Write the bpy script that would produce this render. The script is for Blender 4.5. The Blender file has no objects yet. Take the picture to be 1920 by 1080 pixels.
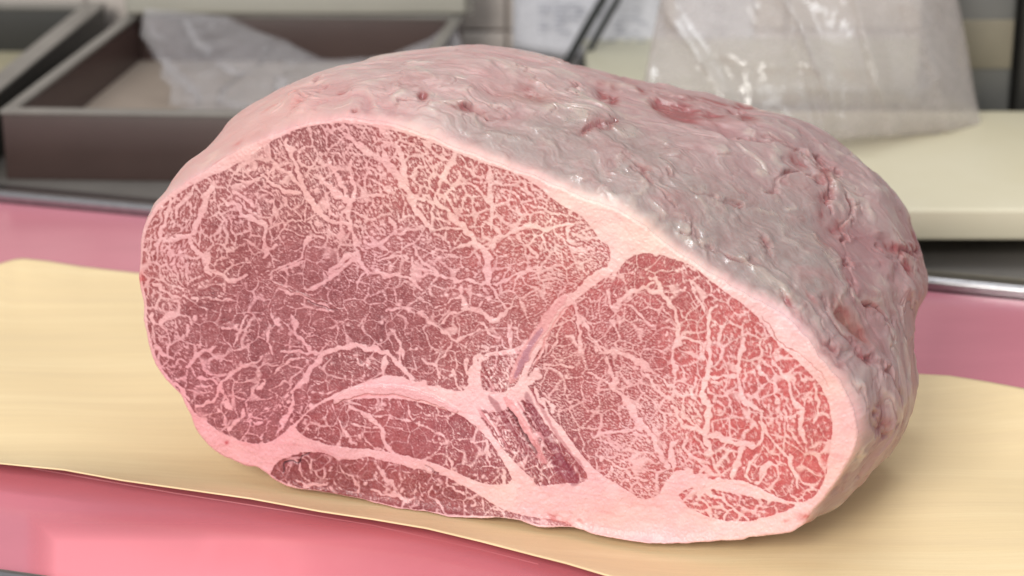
import bpy, bmesh, math, random, time
import numpy as np
from mathutils import Vector
T0 = time.time()
SC = bpy.context.scene; COL = SC.collection

# ---------------------------------------------------------------- camera
PITCH, HF, DIST = 20.0, 26.0, 0.953
PX = 960/math.tan(math.radians(HF/2))                 # focal length in photo pixels (1920 wide)
_p = math.radians(PITCH)
CAM = np.array([0, -DIST*math.cos(_p), 0.07 + DIST*math.sin(_p)])
FW = np.array([0, math.cos(_p), -math.sin(_p)]); RT = np.array([1., 0, 0]); UP = np.array([0, math.sin(_p), math.cos(_p)])
cd = bpy.data.cameras.new('camera'); cam = bpy.data.objects.new('camera', cd); COL.objects.link(cam)
cam.location = CAM; cam.rotation_euler = (math.pi/2 - _p, 0, 0)
cd.sensor_width = 36; cd.lens = 18/math.tan(math.radians(HF/2)); cd.clip_start = 0.01; cd.clip_end = 50
cd.dof.use_dof = True; cd.dof.focus_distance = 0.885; cd.dof.aperture_fstop = 10.0
SC.camera = cam

# ---------------------------------------------------------------- world and lamps (indoor: window light from front left, ceiling light)
w = bpy.data.worlds.new('World'); SC.world = w; w.use_nodes = True
w.node_tree.nodes['Background'].inputs[0].default_value = (0.95, 0.97, 1.0, 1)
w.node_tree.nodes['Background'].inputs[1].default_value = 0.60
def area(name, loc, aim, size, power, col, sy=None):
    d = bpy.data.lights.new(name, 'AREA'); d.energy = power; d.color = col; d.size = size
    if sy: d.shape = 'RECTANGLE'; d.size_y = sy
    o = bpy.data.objects.new(name, d); COL.objects.link(o); o.location = loc
    o.rotation_euler = (Vector(aim) - Vector(loc)).to_track_quat('-Z', 'Y').to_euler()
    return o
area('window_light', (-0.74, -1.85, 1.15), (0, 0, 0.05), 0.80, 47, (1.0, 0.965, 0.91), 0.8)
area('ceiling_light', (0.35, 0.42, 1.7), (0.1, 0.2, 0), 1.1, 10, (0.93, 0.97, 1.0), 0.3)
SC.view_settings.view_transform = 'Standard'; SC.view_settings.look = 'None'
SC.view_settings.exposure = 0; SC.view_settings.gamma = 1

# ---------------------------------------------------------------- helpers
def ray(x, y): return FW*PX + RT*(x-960) + UP*(540-y)
def gz(x, y, z=0.0):
    r = ray(x, y); return CAM + r*((z-CAM[2])/r[2])
def gy(x, y, yy):
    r = ray(x, y); return CAM + r*((yy-CAM[1])/r[1])
def proj(P):
    v = P - CAM; d = v@FW
    return 960 + PX*(v@RT)/d, 540 - PX*(v@UP)/d
def lin(c):
    c = np.asarray(c, float)/255; return np.where(c <= .04045, c/12.92, ((c+.055)/1.055)**2.4)
def L4(c): return tuple(lin(c)) + (1,)
def mesh_obj(name, V, F, mat, parent=None, smooth=True, col=None, attrs=None):
    V = np.asarray(V, np.float32); F = np.asarray(F, np.int32)
    me = bpy.data.meshes.new(name); k = F.shape[1]
    me.vertices.add(len(V)); me.vertices.foreach_set('co', V.ravel())
    me.loops.add(F.size); me.loops.foreach_set('vertex_index', F.ravel())
    me.polygons.add(len(F)); me.polygons.foreach_set('loop_start', np.arange(0, F.size, k, dtype=np.int32))
    me.polygons.foreach_set('loop_total', np.full(len(F), k, np.int32))
    me.update(calc_edges=True)
    if smooth: me.polygons.foreach_set('use_smooth', np.ones(len(F), bool))
    if col is not None:
        a = me.color_attributes.new('Albedo', 'FLOAT_COLOR', 'POINT')
        c = np.ones((len(V), 4), np.float32); c[:, :3] = col; a.data.foreach_set('color', c.ravel())
    for k_, v_ in (attrs or {}).items():
        a = me.attributes.new(k_, 'FLOAT', 'POINT'); a.data.foreach_set('value', np.asarray(v_, np.float32))
    me.materials.append(mat); me.validate()
    o = bpy.data.objects.new(name, me); COL.objects.link(o)
    if parent: o.parent = parent
    return o
def empty(name, loc):
    o = bpy.data.objects.new(name, None); COL.objects.link(o); o.location = loc; o.empty_display_size = 0.02; return o
def attach(o, parent):        # keep world placement (mesh data is in world coordinates)
    o.parent = parent; o.location = -Vector(parent.location)
def tag(o, label=None, cat=None, group=None, kind=None):
    if label: o['label'] = label
    if cat: o['category'] = cat
    if group: o['group'] = group
    if kind: o['kind'] = kind
    return o
def prism(name, quad, z0, z1, mat, parent=None, bev=0.0):
    """solid from four ground corners (xy) between two heights, bevelled"""
    bm = bmesh.new()
    lo = [bm.verts.new((q[0], q[1], z0)) for q in quad]; hi = [bm.verts.new((q[0], q[1], z1)) for q in quad]
    bm.faces.new(lo[::-1]); bm.faces.new(hi)
    for i in range(4): j = (i+1) % 4; bm.faces.new((lo[i], lo[j], hi[j], hi[i]))
    bmesh.ops.recalc_face_normals(bm, faces=bm.faces[:])
    if bev: bmesh.ops.bevel(bm, geom=bm.edges[:], offset=bev, segments=3, affect='EDGES', profile=0.5)
    me = bpy.data.meshes.new(name); bm.to_mesh(me); bm.free()
    for p in me.polygons: p.use_smooth = bev > 0
    me.materials.append(mat); o = bpy.data.objects.new(name, me); COL.objects.link(o)
    if parent: attach(o, parent)
    return o
def nt(name):
    m = bpy.data.materials.new(name); m.use_nodes = True; t = m.node_tree
    return m, t, t.nodes['Principled BSDF']
def node(t, kind, **kw):
    n = t.nodes.new(kind)
    for k, v in kw.items():
        if k in n.inputs: n.inputs[k].default_value = v
        else: setattr(n, k, v)
    return n
def simple(name, c, rough=.5, metal=0, var=.12, scale=20, bump=0.0, stretch=(1, 1, 1), spec=.5, c2=None):
    m, t, b = nt(name)
    tc = node(t, 'ShaderNodeTexCoord'); mp = node(t, 'ShaderNodeMapping'); mp.inputs['Scale'].default_value = stretch
    t.links.new(tc.outputs['Object'], mp.inputs['Vector'])
    n = node(t, 'ShaderNodeTexNoise', Scale=scale, Detail=6.0, Roughness=.6); t.links.new(mp.outputs[0], n.inputs['Vector'])
    r = node(t, 'ShaderNodeValToRGB'); a = lin(c); c2_ = lin(c2) if c2 else a*(1-var)
    r.color_ramp.elements[0].position = .35; r.color_ramp.elements[0].color = tuple(c2_) + (1,)
    r.color_ramp.elements[1].position = .65; r.color_ramp.elements[1].color = tuple(np.minimum(a*(1+var*.4), 1)) + (1,)
    t.links.new(n.outputs['Fac'], r.inputs['Fac']); t.links.new(r.outputs['Color'], b.inputs['Base Color'])
    b.inputs['Roughness'].default_value = rough; b.inputs['Metallic'].default_value = metal; b.inputs['Specular IOR Level'].default_value = spec
    if bump:
        bp = node(t, 'ShaderNodeBump', Strength=bump, Distance=.001); t.links.new(n.outputs['Fac'], bp.inputs['Height']); t.links.new(bp.outputs[0], b.inputs['Normal'])
    return m
# ---------------------------------------------------------------- marbling of the cut face (numpy, photo-sized sheet)
MX0, MY0, MW, MH = 240, 200, 1410, 840
rng = np.random.default_rng(7)
YY, XX = np.mgrid[0:MH, 0:MW].astype(np.float32); XX += MX0; YY += MY0

def poly_mask(pts, X=None, Y=None):
    X = XX if X is None else X; Y = YY if Y is None else Y
    ins = np.zeros(X.shape, bool); n = len(pts)
    for i in range(n):
        x0, y0 = pts[i]; x1, y1 = pts[(i+1) % n]
        if y0 == y1: continue
        c = ((y0 <= Y) & (Y < y1)) | ((y1 <= Y) & (Y < y0))
        ins ^= c & (X < x0 + (Y - y0) * (x1 - x0) / (y1 - y0))
    return ins

def smooth_line(pts, it=2):
    p = np.array(pts, float)
    for _ in range(it):
        if len(p) < 3: break
        q = 0.75*p[:-1] + 0.25*p[1:]; r = 0.25*p[:-1] + 0.75*p[1:]
        m = np.empty((2*len(q), 2)); m[0::2] = q; m[1::2] = r
        p = np.vstack([p[:1], m, p[-1:]])
    return p

_fx = np.fft.rfftfreq(MW)[None, :]; _fy = np.fft.fftfreq(MH)[:, None]
def filt(a, H): return np.fft.irfft2(np.fft.rfft2(a) * H, s=a.shape)
def blur(a, s): return filt(a, np.exp(-2*(np.pi*s)**2*(_fx**2+_fy**2))).astype(np.float32)
def gnoise(s, ang=0, asp=1.0, seed=None):
    g = (np.random.default_rng(seed) if seed is not None else rng).standard_normal((MH, MW))
    c, q = np.cos(ang), np.sin(ang)
    u = _fx*c + _fy*q; v = -_fx*q + _fy*c
    H = np.exp(-2*(np.pi*s)**2*((u*asp)**2 + (v)**2))
    o = filt(g, H); return ((o-o.mean())/o.std()).astype(np.float32)

def vein_field(lines, wob=1.0):
    """signed strength of hand-traced veins: 1 on the centre line, 0 at the rim"""
    wx = gnoise(5, seed=3)*2.0*wob + gnoise(14, seed=4)*2.5*wob
    wy = gnoise(5, seed=5)*2.0*wob + gnoise(14, seed=6)*2.5*wob
    out = np.full((MH, MW), -9.0, np.float32)
    PX = XX + wx; PY = YY + wy
    for w, pts in lines:
        p = smooth_line(pts)
        n = len(p)
        for i in range(n-1):
            (x0, y0), (x1, y1) = p[i], p[i+1]
            R = w + 26
            a0 = int(max(0, min(x0, x1)-R-MX0)); a1 = int(min(MW, max(x0, x1)+R-MX0))
            b0 = int(max(0, min(y0, y1)-R-MY0)); b1 = int(min(MH, max(y0, y1)+R-MY0))
            if a1 <= a0 or b1 <= b0: continue
            X = PX[b0:b1, a0:a1]; Y = PY[b0:b1, a0:a1]
            dx, dy = x1-x0, y1-y0; L = dx*dx+dy*dy+1e-6
            t = np.clip(((X-x0)*dx+(Y-y0)*dy)/L, 0, 1)
            d = np.hypot(X-x0-t*dx, Y-y0-t*dy)
            f = (i + t)/(n-1)
            hw = w*0.5*(1 - 0.45*np.abs(2*f-1)**3)
            s = (hw - d)/4.0
            out[b0:b1, a0:a1] = np.maximum(out[b0:b1, a0:a1], s)
    return out

def C(ox, oy, s, items):
    return [(1.08*w/s, [(ox + x/s, oy + y/s) for x, y in pts]) for w, pts in items]
VEINS = (
 C(240,180,3.177,[
  (30,[(505,520),(485,600),(450,700),(420,780),(370,840),(270,830)]),(26,[(365,850),(390,930),(450,980),(478,1090)]),
  (28,[(680,705),(750,715),(790,750),(808,820),(815,910),(790,955)]),(10,[(810,800),(870,785),(930,760)]),(12,[(815,920),(860,925),(900,900)]),(8,[(815,935),(740,910),(680,870)]),
  (28,[(960,250),(985,320),(1010,400),(1025,480),(1040,560),(1090,620),(1140,680),(1190,740),(1250,760),(1330,790)]),
  (20,[(900,430),(980,480),(1030,550)]),(18,[(800,465),(880,520),(960,570),(1030,600)]),
  (24,[(1325,400),(1320,500),(1325,560),(1330,650),(1325,760),(1335,850),(1350,920),(1400,1000),(1430,1070)]),
  (26,[(1110,460),(1180,520),(1240,570),(1320,620)]),(34,[(1300,220),(1400,310),(1480,380),(1560,440),(1660,570)]),
  (12,[(1340,880),(1430,885),(1510,860),(1580,830),(1650,800)]),(24,[(1350,930),(1280,960),(1210,1060)]),
  (16,[(1200,350),(1215,440),(1260,520),(1300,600)]),(12,[(820,1060),(900,1030),(980,1000),(1040,960),(1070,880),(1110,860)]),
  (12,[(1170,850),(1080,850),(1060,900)]),(14,[(1060,740),(1100,720),(1160,700)]),
  (20,[(160,860),(240,860),(330,850)]),(22,[(150,900),(165,800),(220,690),(260,620)]),(12,[(240,1020),(280,960),(340,930)]),
  (20,[(290,700),(330,640),(380,600)]),(14,[(1430,500),(1500,520),(1580,570)]),(14,[(1350,620),(1430,600),(1530,590)]),
  (12,[(620,560),(700,600),(760,650)]),(16,[(620,470),(700,500),(790,480)]),(12,[(560,620),(640,640),(700,700)]),
  (14,[(870,620),(880,700),(860,770)]),(12,[(1490,980),(1560,960),(1652,980)]),
 ])+
 C(700,180,3.177,[
  (34,[(40,340),(110,440),(190,560),(240,640),(290,720),(345,800)]),(26,[(130,290),(145,380),(165,440),(205,540)]),
  (16,[(190,605),(300,600),(370,625)]),(26,[(370,610),(400,640),(480,730),(540,790),(590,870),(640,930)]),
  (44,[(645,915),(660,1000),(672,1090)]),(24,[(640,920),(700,900),(740,850),(800,830),(860,810),(930,770),(1000,790),(1080,800),(1150,760),(1230,760)]),
  (26,[(470,330),(440,420),(420,490)]),(16,[(420,490),(385,560),(370,620)]),(26,[(690,420),(705,500),(700,600),(710,700),(715,800)]),
  (22,[(480,540),(550,520),(640,570),(700,640)]),(14,[(345,800),(360,750),(372,640)]),(12,[(345,800),(430,790),(540,790)]),
  (14,[(0,885),(60,870),(110,830),(180,820)]),(16,[(650,750),(740,770),(760,830)]),(14,[(850,830),(920,880),(970,960)]),
  (16,[(100,730),(130,780),(120,830)]),(18,[(270,230),(300,300),(380,350),(440,380)]),(14,[(500,450),(530,480),(510,540)]),
  (14,[(720,510),(800,520),(880,560),(930,600)]),(12,[(880,500),(900,560),(960,640)]),(12,[(1180,770),(1150,860),(1230,900)]),
  (14,[(450,940),(520,900),(590,880)]),(12,[(800,690),(850,670),(870,720)]),(14,[(400,490),(460,520),(480,560)]),
  (12,[(210,900),(260,960),(330,1010),(370,1070)]),(12,[(1100,690),(1060,690),(930,670)]),(34,[(1440,860),(1430,960),(1420,1070)]),
 ])+
 C(700,480,3.177,[
  (30,[(672,0),(670,60),(690,140)]),(16,[(690,140),(715,190),(745,250),(790,320)]),
  (20,[(0,110),(100,115),(200,120),(240,150),(300,195)]),(12,[(220,10),(240,60),(310,90),(370,110)]),
  (16,[(230,110),(370,115),(440,130),(520,150),(600,155),(690,150),(760,165),(830,120),(900,100),(1010,85)]),
  (22,[(505,235),(530,290),(550,322),(620,322),(650,370),(720,385),(780,360),(800,320),(860,318)]),
  (11,[(520,150),(510,240),(440,280),(360,290)]),(10,[(620,315),(655,260),(700,250)]),
  (13,[(90,330),(240,325),(330,370),(380,395),(430,370),(500,330),(550,325)]),(14,[(410,400),(440,460),(470,505),(540,490),(600,470),(630,450)]),
  (9,[(470,505),(430,590),(380,620)]),(15,[(110,440),(140,490),(165,530),(160,600),(170,645)]),(15,[(290,600),(350,650),(380,660),(387,740)]),
  (15,[(790,390),(810,470),(810,560),(870,580)]),(18,[(600,625),(700,580),(760,570),(850,565)]),
  (26,[(0,550),(60,580),(130,640),(200,700),(260,750),(330,795)]),(50,[(605,640),(605,700),(590,760),(575,830)]),(14,[(540,640),(570,700),(600,760)]),(16,[(480,700),(520,790),(560,830)]),
  (36,[(-40,750),(150,765),(300,790),(450,830),(560,870),(620,910),(680,960),(750,1050)]),
  (46,[(1440,60),(1330,110),(1240,190)]),(30,[(1240,190),(1150,240),(1080,310),(1010,400),(950,480),(890,570),(850,650),(825,730)]),
  (20,[(1190,270),(1100,350),(1040,450),(1000,560),(960,660)]),(22,[(1190,280),(1215,380),(1225,480),(1240,570)]),
  (16,[(1240,390),(1290,470),(1350,580)]),(20,[(1670,175),(1560,200),(1490,240),(1450,330),(1415,370)]),(12,[(1410,370),(1450,430),(1480,490)]),
  (12,[(1490,280),(1560,350),(1600,400)]),(22,[(1350,590),(1420,540),(1500,570),(1560,620),(1620,660),(1660,700)]),
  (24,[(1390,600),(1420,700),(1420,770),(1500,840),(1560,900),(1570,980),(1610,1040)]),(14,[(1280,700),(1350,730),(1420,770)]),
  (44,[(985,700),(900,770),(800,835)]),(48,[(800,835),(850,890),(900,980),(970,1080)]),(20,[(955,790),(1000,880),(1040,980),(1080,1070)]),
  (16,[(1400,200),(1430,280),(1430,360)]),(16,[(1160,480),(1200,520),(1240,540)]),(10,[(1010,600),(1080,520),(1140,430)]),
  (12,[(1000,650),(1100,640),(1200,650)]),(14,[(1010,860),(1060,880),(1060,930)]),(14,[(700,900),(780,850),(800,830)]),
  (11,[(1000,820),(900,600)][:0] or [(640,400),(700,440),(760,470)]),
 ])+
 C(1100,440,2.572,[
  (16,[(130,370),(170,300),(230,260),(290,255),(360,295),(400,360),(430,430),(440,490),(410,560),(420,640),(440,720)]),
  (11,[(370,290),(420,270),(470,250)]),(24,[(612,350),(590,430),(585,520),(600,600),(580,680),(560,760),(570,850),(575,950),(590,1060)]),
  (9,[(500,220),(520,260),(560,330),(590,390)]),(12,[(440,490),(520,500),(560,600)]),(14,[(130,550),(180,570),(250,620),(300,700),(350,760),(440,800)]),
  (18,[(760,500),(740,620),(735,720),(770,810),(850,850)]),(12,[(590,680),(660,690),(720,680)]),(16,[(110,640),(130,720),(190,790),(230,860),(260,900)]),
  (24,[(570,960),(650,980),(720,1010),(810,1020)]),(13,[(460,830),(460,900),(560,950)]),(18,[(980,690),(1000,800),(1040,880),(1060,1000)]),
  (11,[(640,500),(660,600),(600,640)]),(14,[(840,640),(900,740),(920,830)]),(12,[(840,860),(850,940),(900,1000)]),(14,[(1100,720),(1120,820),(1100,900)]),
  (10,[(300,200),(350,240),(360,290)]),(12,[(890,540),(910,640),(980,700)]),(12,[(680,420),(640,470),(650,540)]),(9,[(0,500),(60,560),(130,550)]),
  (12,[(530,700),(500,760),(540,820)]),(12,[(960,860),(980,940),(1040,1000)]),
 ])+
 C(1000,740,2.667,[
  (24,[(860,0),(862,100),(870,180),(880,280),(868,310)]),(24,[(880,200),(950,230),(1000,240),(1095,250)]),
  (24,[(490,40),(520,110),(600,200),(620,280),(670,370)]),(26,[(690,240),(680,300),(700,370)]),(14,[(300,190),(400,180),(480,170),(560,160)]),
  (11,[(320,210),(420,270),(520,300)]),(28,[(1040,270),(1020,350),(990,410)]),(20,[(740,385),(860,425),(960,430),(1050,480),(1140,525)]),
  (20,[(1290,300),(1320,400),(1330,470)]),(14,[(700,60),(730,170),(850,190)]),(11,[(300,290),(380,330),(440,390),(560,430)]),(14,[(870,460),(910,510),(990,560),(1080,620)]),
  (14,[(1110,300),(1060,380),(1080,430)]),(12,[(1180,340),(1150,420),(1100,440)]),(16,[(1200,240),(1250,300),(1290,320)]),
  (16,[(760,200),(740,290),(820,340),(880,350)]),(12,[(1130,150),(1150,210),(1110,260)]),
 ])+
 C(240,480,2.571,[
  (17,[(360,-10),(375,40),(390,100),(440,115),(510,120),(560,95)]),(10,[(720,80),(780,60),(850,20)]),(20,[(1100,0),(1040,60),(970,110),(900,155),(850,160)]),
  (13,[(1100,10),(1150,70),(1200,95),(1337,100)]),(8,[(1150,70),(1100,140),(1090,170)]),(9,[(720,145),(850,200),(950,230),(1010,265)]),(9,[(840,235),(900,250),(980,265)]),
  (11,[(690,265),(700,320),(730,330)]),(14,[(780,295),(805,340),(810,390),(850,420),(872,465)]),(13,[(740,460),(800,470),(860,465),(920,480)]),
  (26,[(1260,490),(1230,460),(1150,440),(1080,440),(1000,455),(940,480),(900,530),(860,580),(810,640),(800,660)]),(13,[(810,650),(800,730),(760,790),(730,860)]),
  (17,[(640,485),(560,540),(490,600),(440,640),(410,700),(330,715)]),(11,[(440,650),(480,700),(500,740)]),(19,[(410,445),(330,480),(310,510)]),
  (14,[(340,590),(400,600),(430,630)]),(11,[(520,440),(525,370),(560,290)]),(9,[(440,355),(520,340)]),(14,[(560,720),(550,780),(480,850)]),(9,[(560,790),(640,800)]),
  (20,[(130,430),(160,470),(220,500)]),(16,[(120,260),(130,330)]),(24,[(200,280),(170,330)]),(12,[(290,340),(290,410)]),(9,[(1060,320),(1080,350)]),(12,[(1280,360),(1310,430),(1337,500)]),
  (14,[(1220,480),(1225,560),(1220,610)]),(9,[(680,360),(690,420),(690,470)]),(14,[(300,210),(330,200),(320,220)]),(14,[(130,130),(200,180),(240,200)]),(9,[(410,215),(490,200)]),
  (13,[(200,590),(260,620),(300,690)]),(10,[(620,660),(660,620),(640,600)]),(9,[(840,500),(760,510),(700,550)]),(8,[(1150,490),(1190,540)]),(8,[(880,660),(1000,655)]),
 ])+
 C(460,680,2.909,[
  (20,[(590,235),(680,300),(740,340),(760,400),(800,460),(870,510),(970,560)]),(8,[(475,230),(500,310),(560,400),(610,440)]),(8,[(880,220),(890,270),(920,310)]),
  (6,[(690,285),(780,300),(860,320),(1000,300)]),(10,[(1220,410),(1270,440),(1320,440),(1350,520)]),(18,[(1400,580),(1420,670)]),(9,[(1100,500),(1130,540),(1130,600)]),
  (11,[(260,600),(290,650),(400,660),(460,665)]),(8,[(520,540),(530,600),(600,610),(630,660),(620,710)]),(15,[(710,550),(750,600),(810,670),(830,720),(930,765)]),
  (6,[(800,600),(900,580)]),(11,[(1000,740),(1100,815)]),(9,[(1000,740),(1020,670)]),(6,[(360,520),(370,600)]),(7,[(1040,280),(1060,330)]),(7,[(640,400),(700,450),(780,480)]),
  (7,[(300,560),(350,640)]),(8,[(870,720),(860,800)]),(8,[(940,660),(960,740)]),(9,[(1100,620),(1130,700),(1210,730)]),(7,[(700,690),(780,720),(830,720)]),(7,[(450,560),(420,620),(440,660)]),
  (7,[(920,320),(1020,380),(1100,440)]),(7,[(560,310),(640,370),(740,350)]),
 ]))

FACE = [(258,515),(262,545),(270,575),(268,600),(277,651),(290,690),(314,717),(339,744),(357,787),(368,811),(396,842),(413,858),(434,866),(464,876),(481,875),(504,890),(515,900),
 (529,907),(563,919),(608,925),(652,933),(701,943),(742,953),(787,961),(852,969),(907,967),(969,972),(1003,984),(1051,989),(1089,993),(1109,1003),(1150,1012),(1187,1017),(1262,1019),(1319,1017),(1375,1011),
 (1397,1012),(1405,1006),(1450,1002),(1499,993),(1525,958),(1547,932),(1570,901),(1592,864),(1604,840),(1608,805),(1600,767),(1583,732),(1559,697),(1530,658),(1508,627),(1473,597),(1430,573),(1388,545),(1349,522),(1302,490),(1263,467),
 (1220,434),(1188,409),(1141,388),(1097,373),(1062,356),(1015,340),(968,317),(920,299),(864,280),(810,260),(763,240),(700,224),(650,219),(633,221),(561,233),(508,253),(460,276),(429,293),(382,320),(344,342),(309,367),(284,395),(268,427),(264,451),(259,480)]
M1 = [(268,470),(272,440),(282,415),(303,385),(344,356),(378,337),(429,315),(473,290),(511,262),(558,241),(600,232),(650,230),(706,236),(779,255),(842,281),(920,309),(968,326),(1008,351),(1049,386),(1084,400),(1111,430),(1125,455),(1143,463),(1144,500),
 (1120,512),(1100,530),(1060,560),(1030,590),(1005,618),(985,645),(960,655),(905,662),(892,690),(885,720),(868,736),(835,728),(790,722),(755,708),(725,703),(690,714),(655,727),(630,738),(603,751),(578,770),(558,790),(532,812),(512,828),(480,834),(440,824),(405,806),(370,780),(350,748),(322,718),(298,688),(284,648),(274,600),(276,570),(268,540),(264,515)]
M2 = [(1157,507),(1180,482),(1215,472),(1260,482),(1300,497),(1340,530),(1400,572),(1428,602),(1452,640),(1490,672),(1520,700),(1545,732),(1557,765),(1562,800),(1556,850),(1548,900),(1525,935),(1500,942),(1465,937),(1420,915),(1385,900),(1340,905),(1300,890),(1270,878),(1252,900),(1235,930),(1205,938),(1170,915),(1124,888),(1094,856),(1068,820),(1037,784),(1008,757),(1000,740),(985,715),(995,685),(1020,640),(1045,600),(1075,565),(1105,542),(1135,520)]
M3 = [(1272,928),(1290,915),(1325,912),(1350,922),(1400,930),(1460,942),(1500,945),(1470,960),(1430,972),(1400,978),(1350,976),(1310,962),(1285,948)]
M4 = [(552,803),(566,784),(584,767),(606,754),(632,745),(660,748),(700,746),(760,748),(820,762),(868,778),(900,802),(930,835),(952,868),(966,903),(930,906),(900,903),(855,885),(800,862),(740,850),(700,843),(650,838),(600,829),(570,818)]
M5 = [(508,888),(518,866),(545,853),(570,846),(610,846),(640,858),(665,862),(690,853),(710,862),(760,872),(820,884),(860,905),(900,925),(930,945),(960,958),(1000,968),(1050,975),(1080,988),(1040,986),(1003,981),(969,969),(907,965),(852,966),(787,957),(742,950),(701,940),(652,930),(608,921),(563,914),(529,902)]
M6 = [(890,762),(915,768),(938,772),(950,765),(985,745),(1000,760),(1040,815),(1080,860),(1108,895),(1090,905),(1040,905),(1010,912),(1000,895),(962,858),(918,806)]
M7 = [(905,668),(950,660),(985,652),(985,690),(968,722),(950,735),(920,732),(905,728),(902,700)]
def near(pts_w, sig):      # soft weights: normalised blend of values given at points
    num = 0; den = 1e-6
    for (x, y, v) in pts_w:
        w = np.exp(-((XX-x)**2+(YY-y)**2)/(2*sig*sig)).astype(np.float32); num = num + w*v; den = den + w
    return num/den

def marbling():
    f32 = np.float32
    masks = {k: poly_mask(smooth_line(v+[v[0]], 1).tolist()) for k, v in (('m1',M1),('m2',M2),('m3',M3),('m4',M4),('m5',M5),('m6',M6),('m7',M7))}
    anym = np.zeros((MH, MW), bool)
    for m in masks.values(): anym |= m
    soft = blur(anym.astype(f32), 2.0)
    # orientation (degrees, image sense: positive = down to the right), texture scale, fat share
    O = [(330,420,-70),(300,560,60),(330,640,40),(450,360,50),(600,300,60),(700,330,58),(850,380,55),(1000,420,40),(500,560,12),(420,650,20),(500,740,-30),(600,640,15),(700,600,20),(800,520,15),(900,620,30),(950,520,-20),(1080,450,30),
         (1180,560,-45),(1100,640,-35),(1060,720,10),(1150,760,25),(1200,850,30),(1250,650,25),(1330,600,55),(1400,680,75),(1480,720,70),(1520,820,80),(1400,820,70),(1450,900,60),(1300,800,60),(1250,740,35),(1350,950,35),(1450,950,-15),
         (600,800,40),(700,790,40),(850,830,40),(930,880,60),(600,890,60),(750,910,35),(900,950,35),(970,820,58),(1060,890,60),(940,700,50)]
    ca = near([(x,y,np.cos(2*np.radians(a))) for x,y,a in O], 45); sa = near([(x,y,np.sin(2*np.radians(a))) for x,y,a in O], 45)
    ang = 0.5*np.arctan2(sa, ca)
    B = [(300,420,.26),(300,500,.22),(290,620,.14),(340,700,.10),(420,400,.16),(500,330,.24),(600,280,.22),(650,380,.36),(560,420,.05),(480,520,-.02),(430,580,-.22),(520,620,-.26),(600,560,-.22),(420,760,-.08),(560,760,-.12),
         (620,700,-.18),(700,620,-.24),(760,480,.02),(700,420,.20),(830,330,.32),(930,380,.30),(1020,420,.26),(1080,470,.3),(900,480,.05),(830,560,-.08),(950,560,.12),(1000,520,.22),(850,680,-.10),(920,600,-.04),
         (1200,500,-.12),(1120,590,-.02),(1200,600,.05),(1280,640,.15),(1080,680,.02),(1150,720,.14),(1100,760,.10),(1180,860,.32),(1260,800,.22),(1350,600,.06),(1360,700,.12),(1460,700,.16),(1520,780,.14),(1420,820,.10),(1480,880,.10),(1340,900,.28),(1380,950,.22),
         (620,790,-.18),(720,790,-.2),(840,830,-.2),(930,880,-.05),(580,890,-.34),(700,900,-.3),(840,930,-.26),(960,970,.1),(970,830,.15),(1060,880,-.2),(940,700,.25)]
    bias = near(B, 38)
    S = [(320,430,1.15),(300,600,1.1),(450,330,1.1),(560,400,.95),(600,280,1.05),(800,350,1.1),(1000,420,1.0),(500,600,.8),(700,620,.7),(480,760,.9),(850,560,.85),(900,680,.85),
         (1150,560,.75),(1100,700,.75),(1180,850,.85),(1350,620,1.1),(1450,750,1.5),(1520,850,1.45),(1400,900,1.35),(650,800,.85),(850,850,.8),(650,890,1.1),(900,950,1.0),(970,830,.8)]
    scl = near(S, 55)
    vein = vein_field(VEINS)
    K = 6; scales = (0.38, 0.62, 0.98)
    hat = []
    for s in scales:
        for k in range(K):
            th = np.pi*k/K; c, q = np.cos(th), np.sin(th)
            u = _fx*c + _fy*q; v = -_fx*q + _fy*c          # u along the grain
            def G(sig, asp): return np.exp(-2*np.pi**2*((u*sig*asp)**2+(v*sig)**2))
            H = G(1.3*s, 2.0) - G(4.2*s, 1.5)
            hat.append(H/np.abs(H).max())
    w = []
    for si, s in enumerate(scales):
        ws = np.clip(1.25-np.abs(np.log(scl*.64/s))/0.55, 0.0, 1)
        for k in range(K):
            d = np.abs(((ang - np.pi*k/K + np.pi/2) % np.pi) - np.pi/2)
            w.append((np.clip(1-d/(np.pi/K), 0, 1)*ws).astype(f32))
    tot = sum(w); w = [a/(tot+1e-6) for a in w]
    # cell network of thin secondary veins, warped
    def cells(cs, seed, warp):
        r = np.random.default_rng(seed)
        wx = XX + gnoise(6, seed=seed+1)*warp*.45 + gnoise(13, seed=seed+2)*warp; wy = YY + gnoise(6, seed=seed+3)*warp*.45 + gnoise(13, seed=seed+4)*warp
        gx = int(MW/cs)+12; gy = int(MH/cs)+12
        jx = r.random((gy, gx)).astype(f32); jy = r.random((gy, gx)).astype(f32)
        U = (wx-MX0)/cs+4; V = (wy-MY0)/cs+4; iu = np.floor(U).astype(int); iv = np.floor(V).astype(int)
        f1 = np.full(U.shape, 9, f32); f2 = f1.copy()
        for a in (-1,0,1):
            for b in (-1,0,1):
                cu = np.clip(iu+a, 0, gx-1); cv = np.clip(iv+b, 0, gy-1)
                d = np.hypot(U-cu-jx[cv,cu], V-cv-jy[cv,cu]).astype(f32)
                f2 = np.minimum(f2, np.maximum(f1, d)); f1 = np.minimum(f1, d)
        return (f2-f1)*cs
    n1 = cells(34, 100, 5.0); n2 = cells(20, 200, 5.0)
    wmod = gnoise(8, seed=301); wmod2 = gnoise(5, seed=302)
    net = np.maximum(1.25 - n1/(2.6+1.2*wmod+3.0*np.clip(bias+.15, -.1, .4)).clip(.9, 9), (.62 - n2/(1.5+1.6*wmod2+2.2*np.clip(bias+.1, -.1, .4)).clip(.5, 9)))
    net = np.clip(net, -0.2, 1.0)
    rag = gnoise(1.6, seed=51)*.16 + gnoise(3.0, seed=52)*.20
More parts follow.
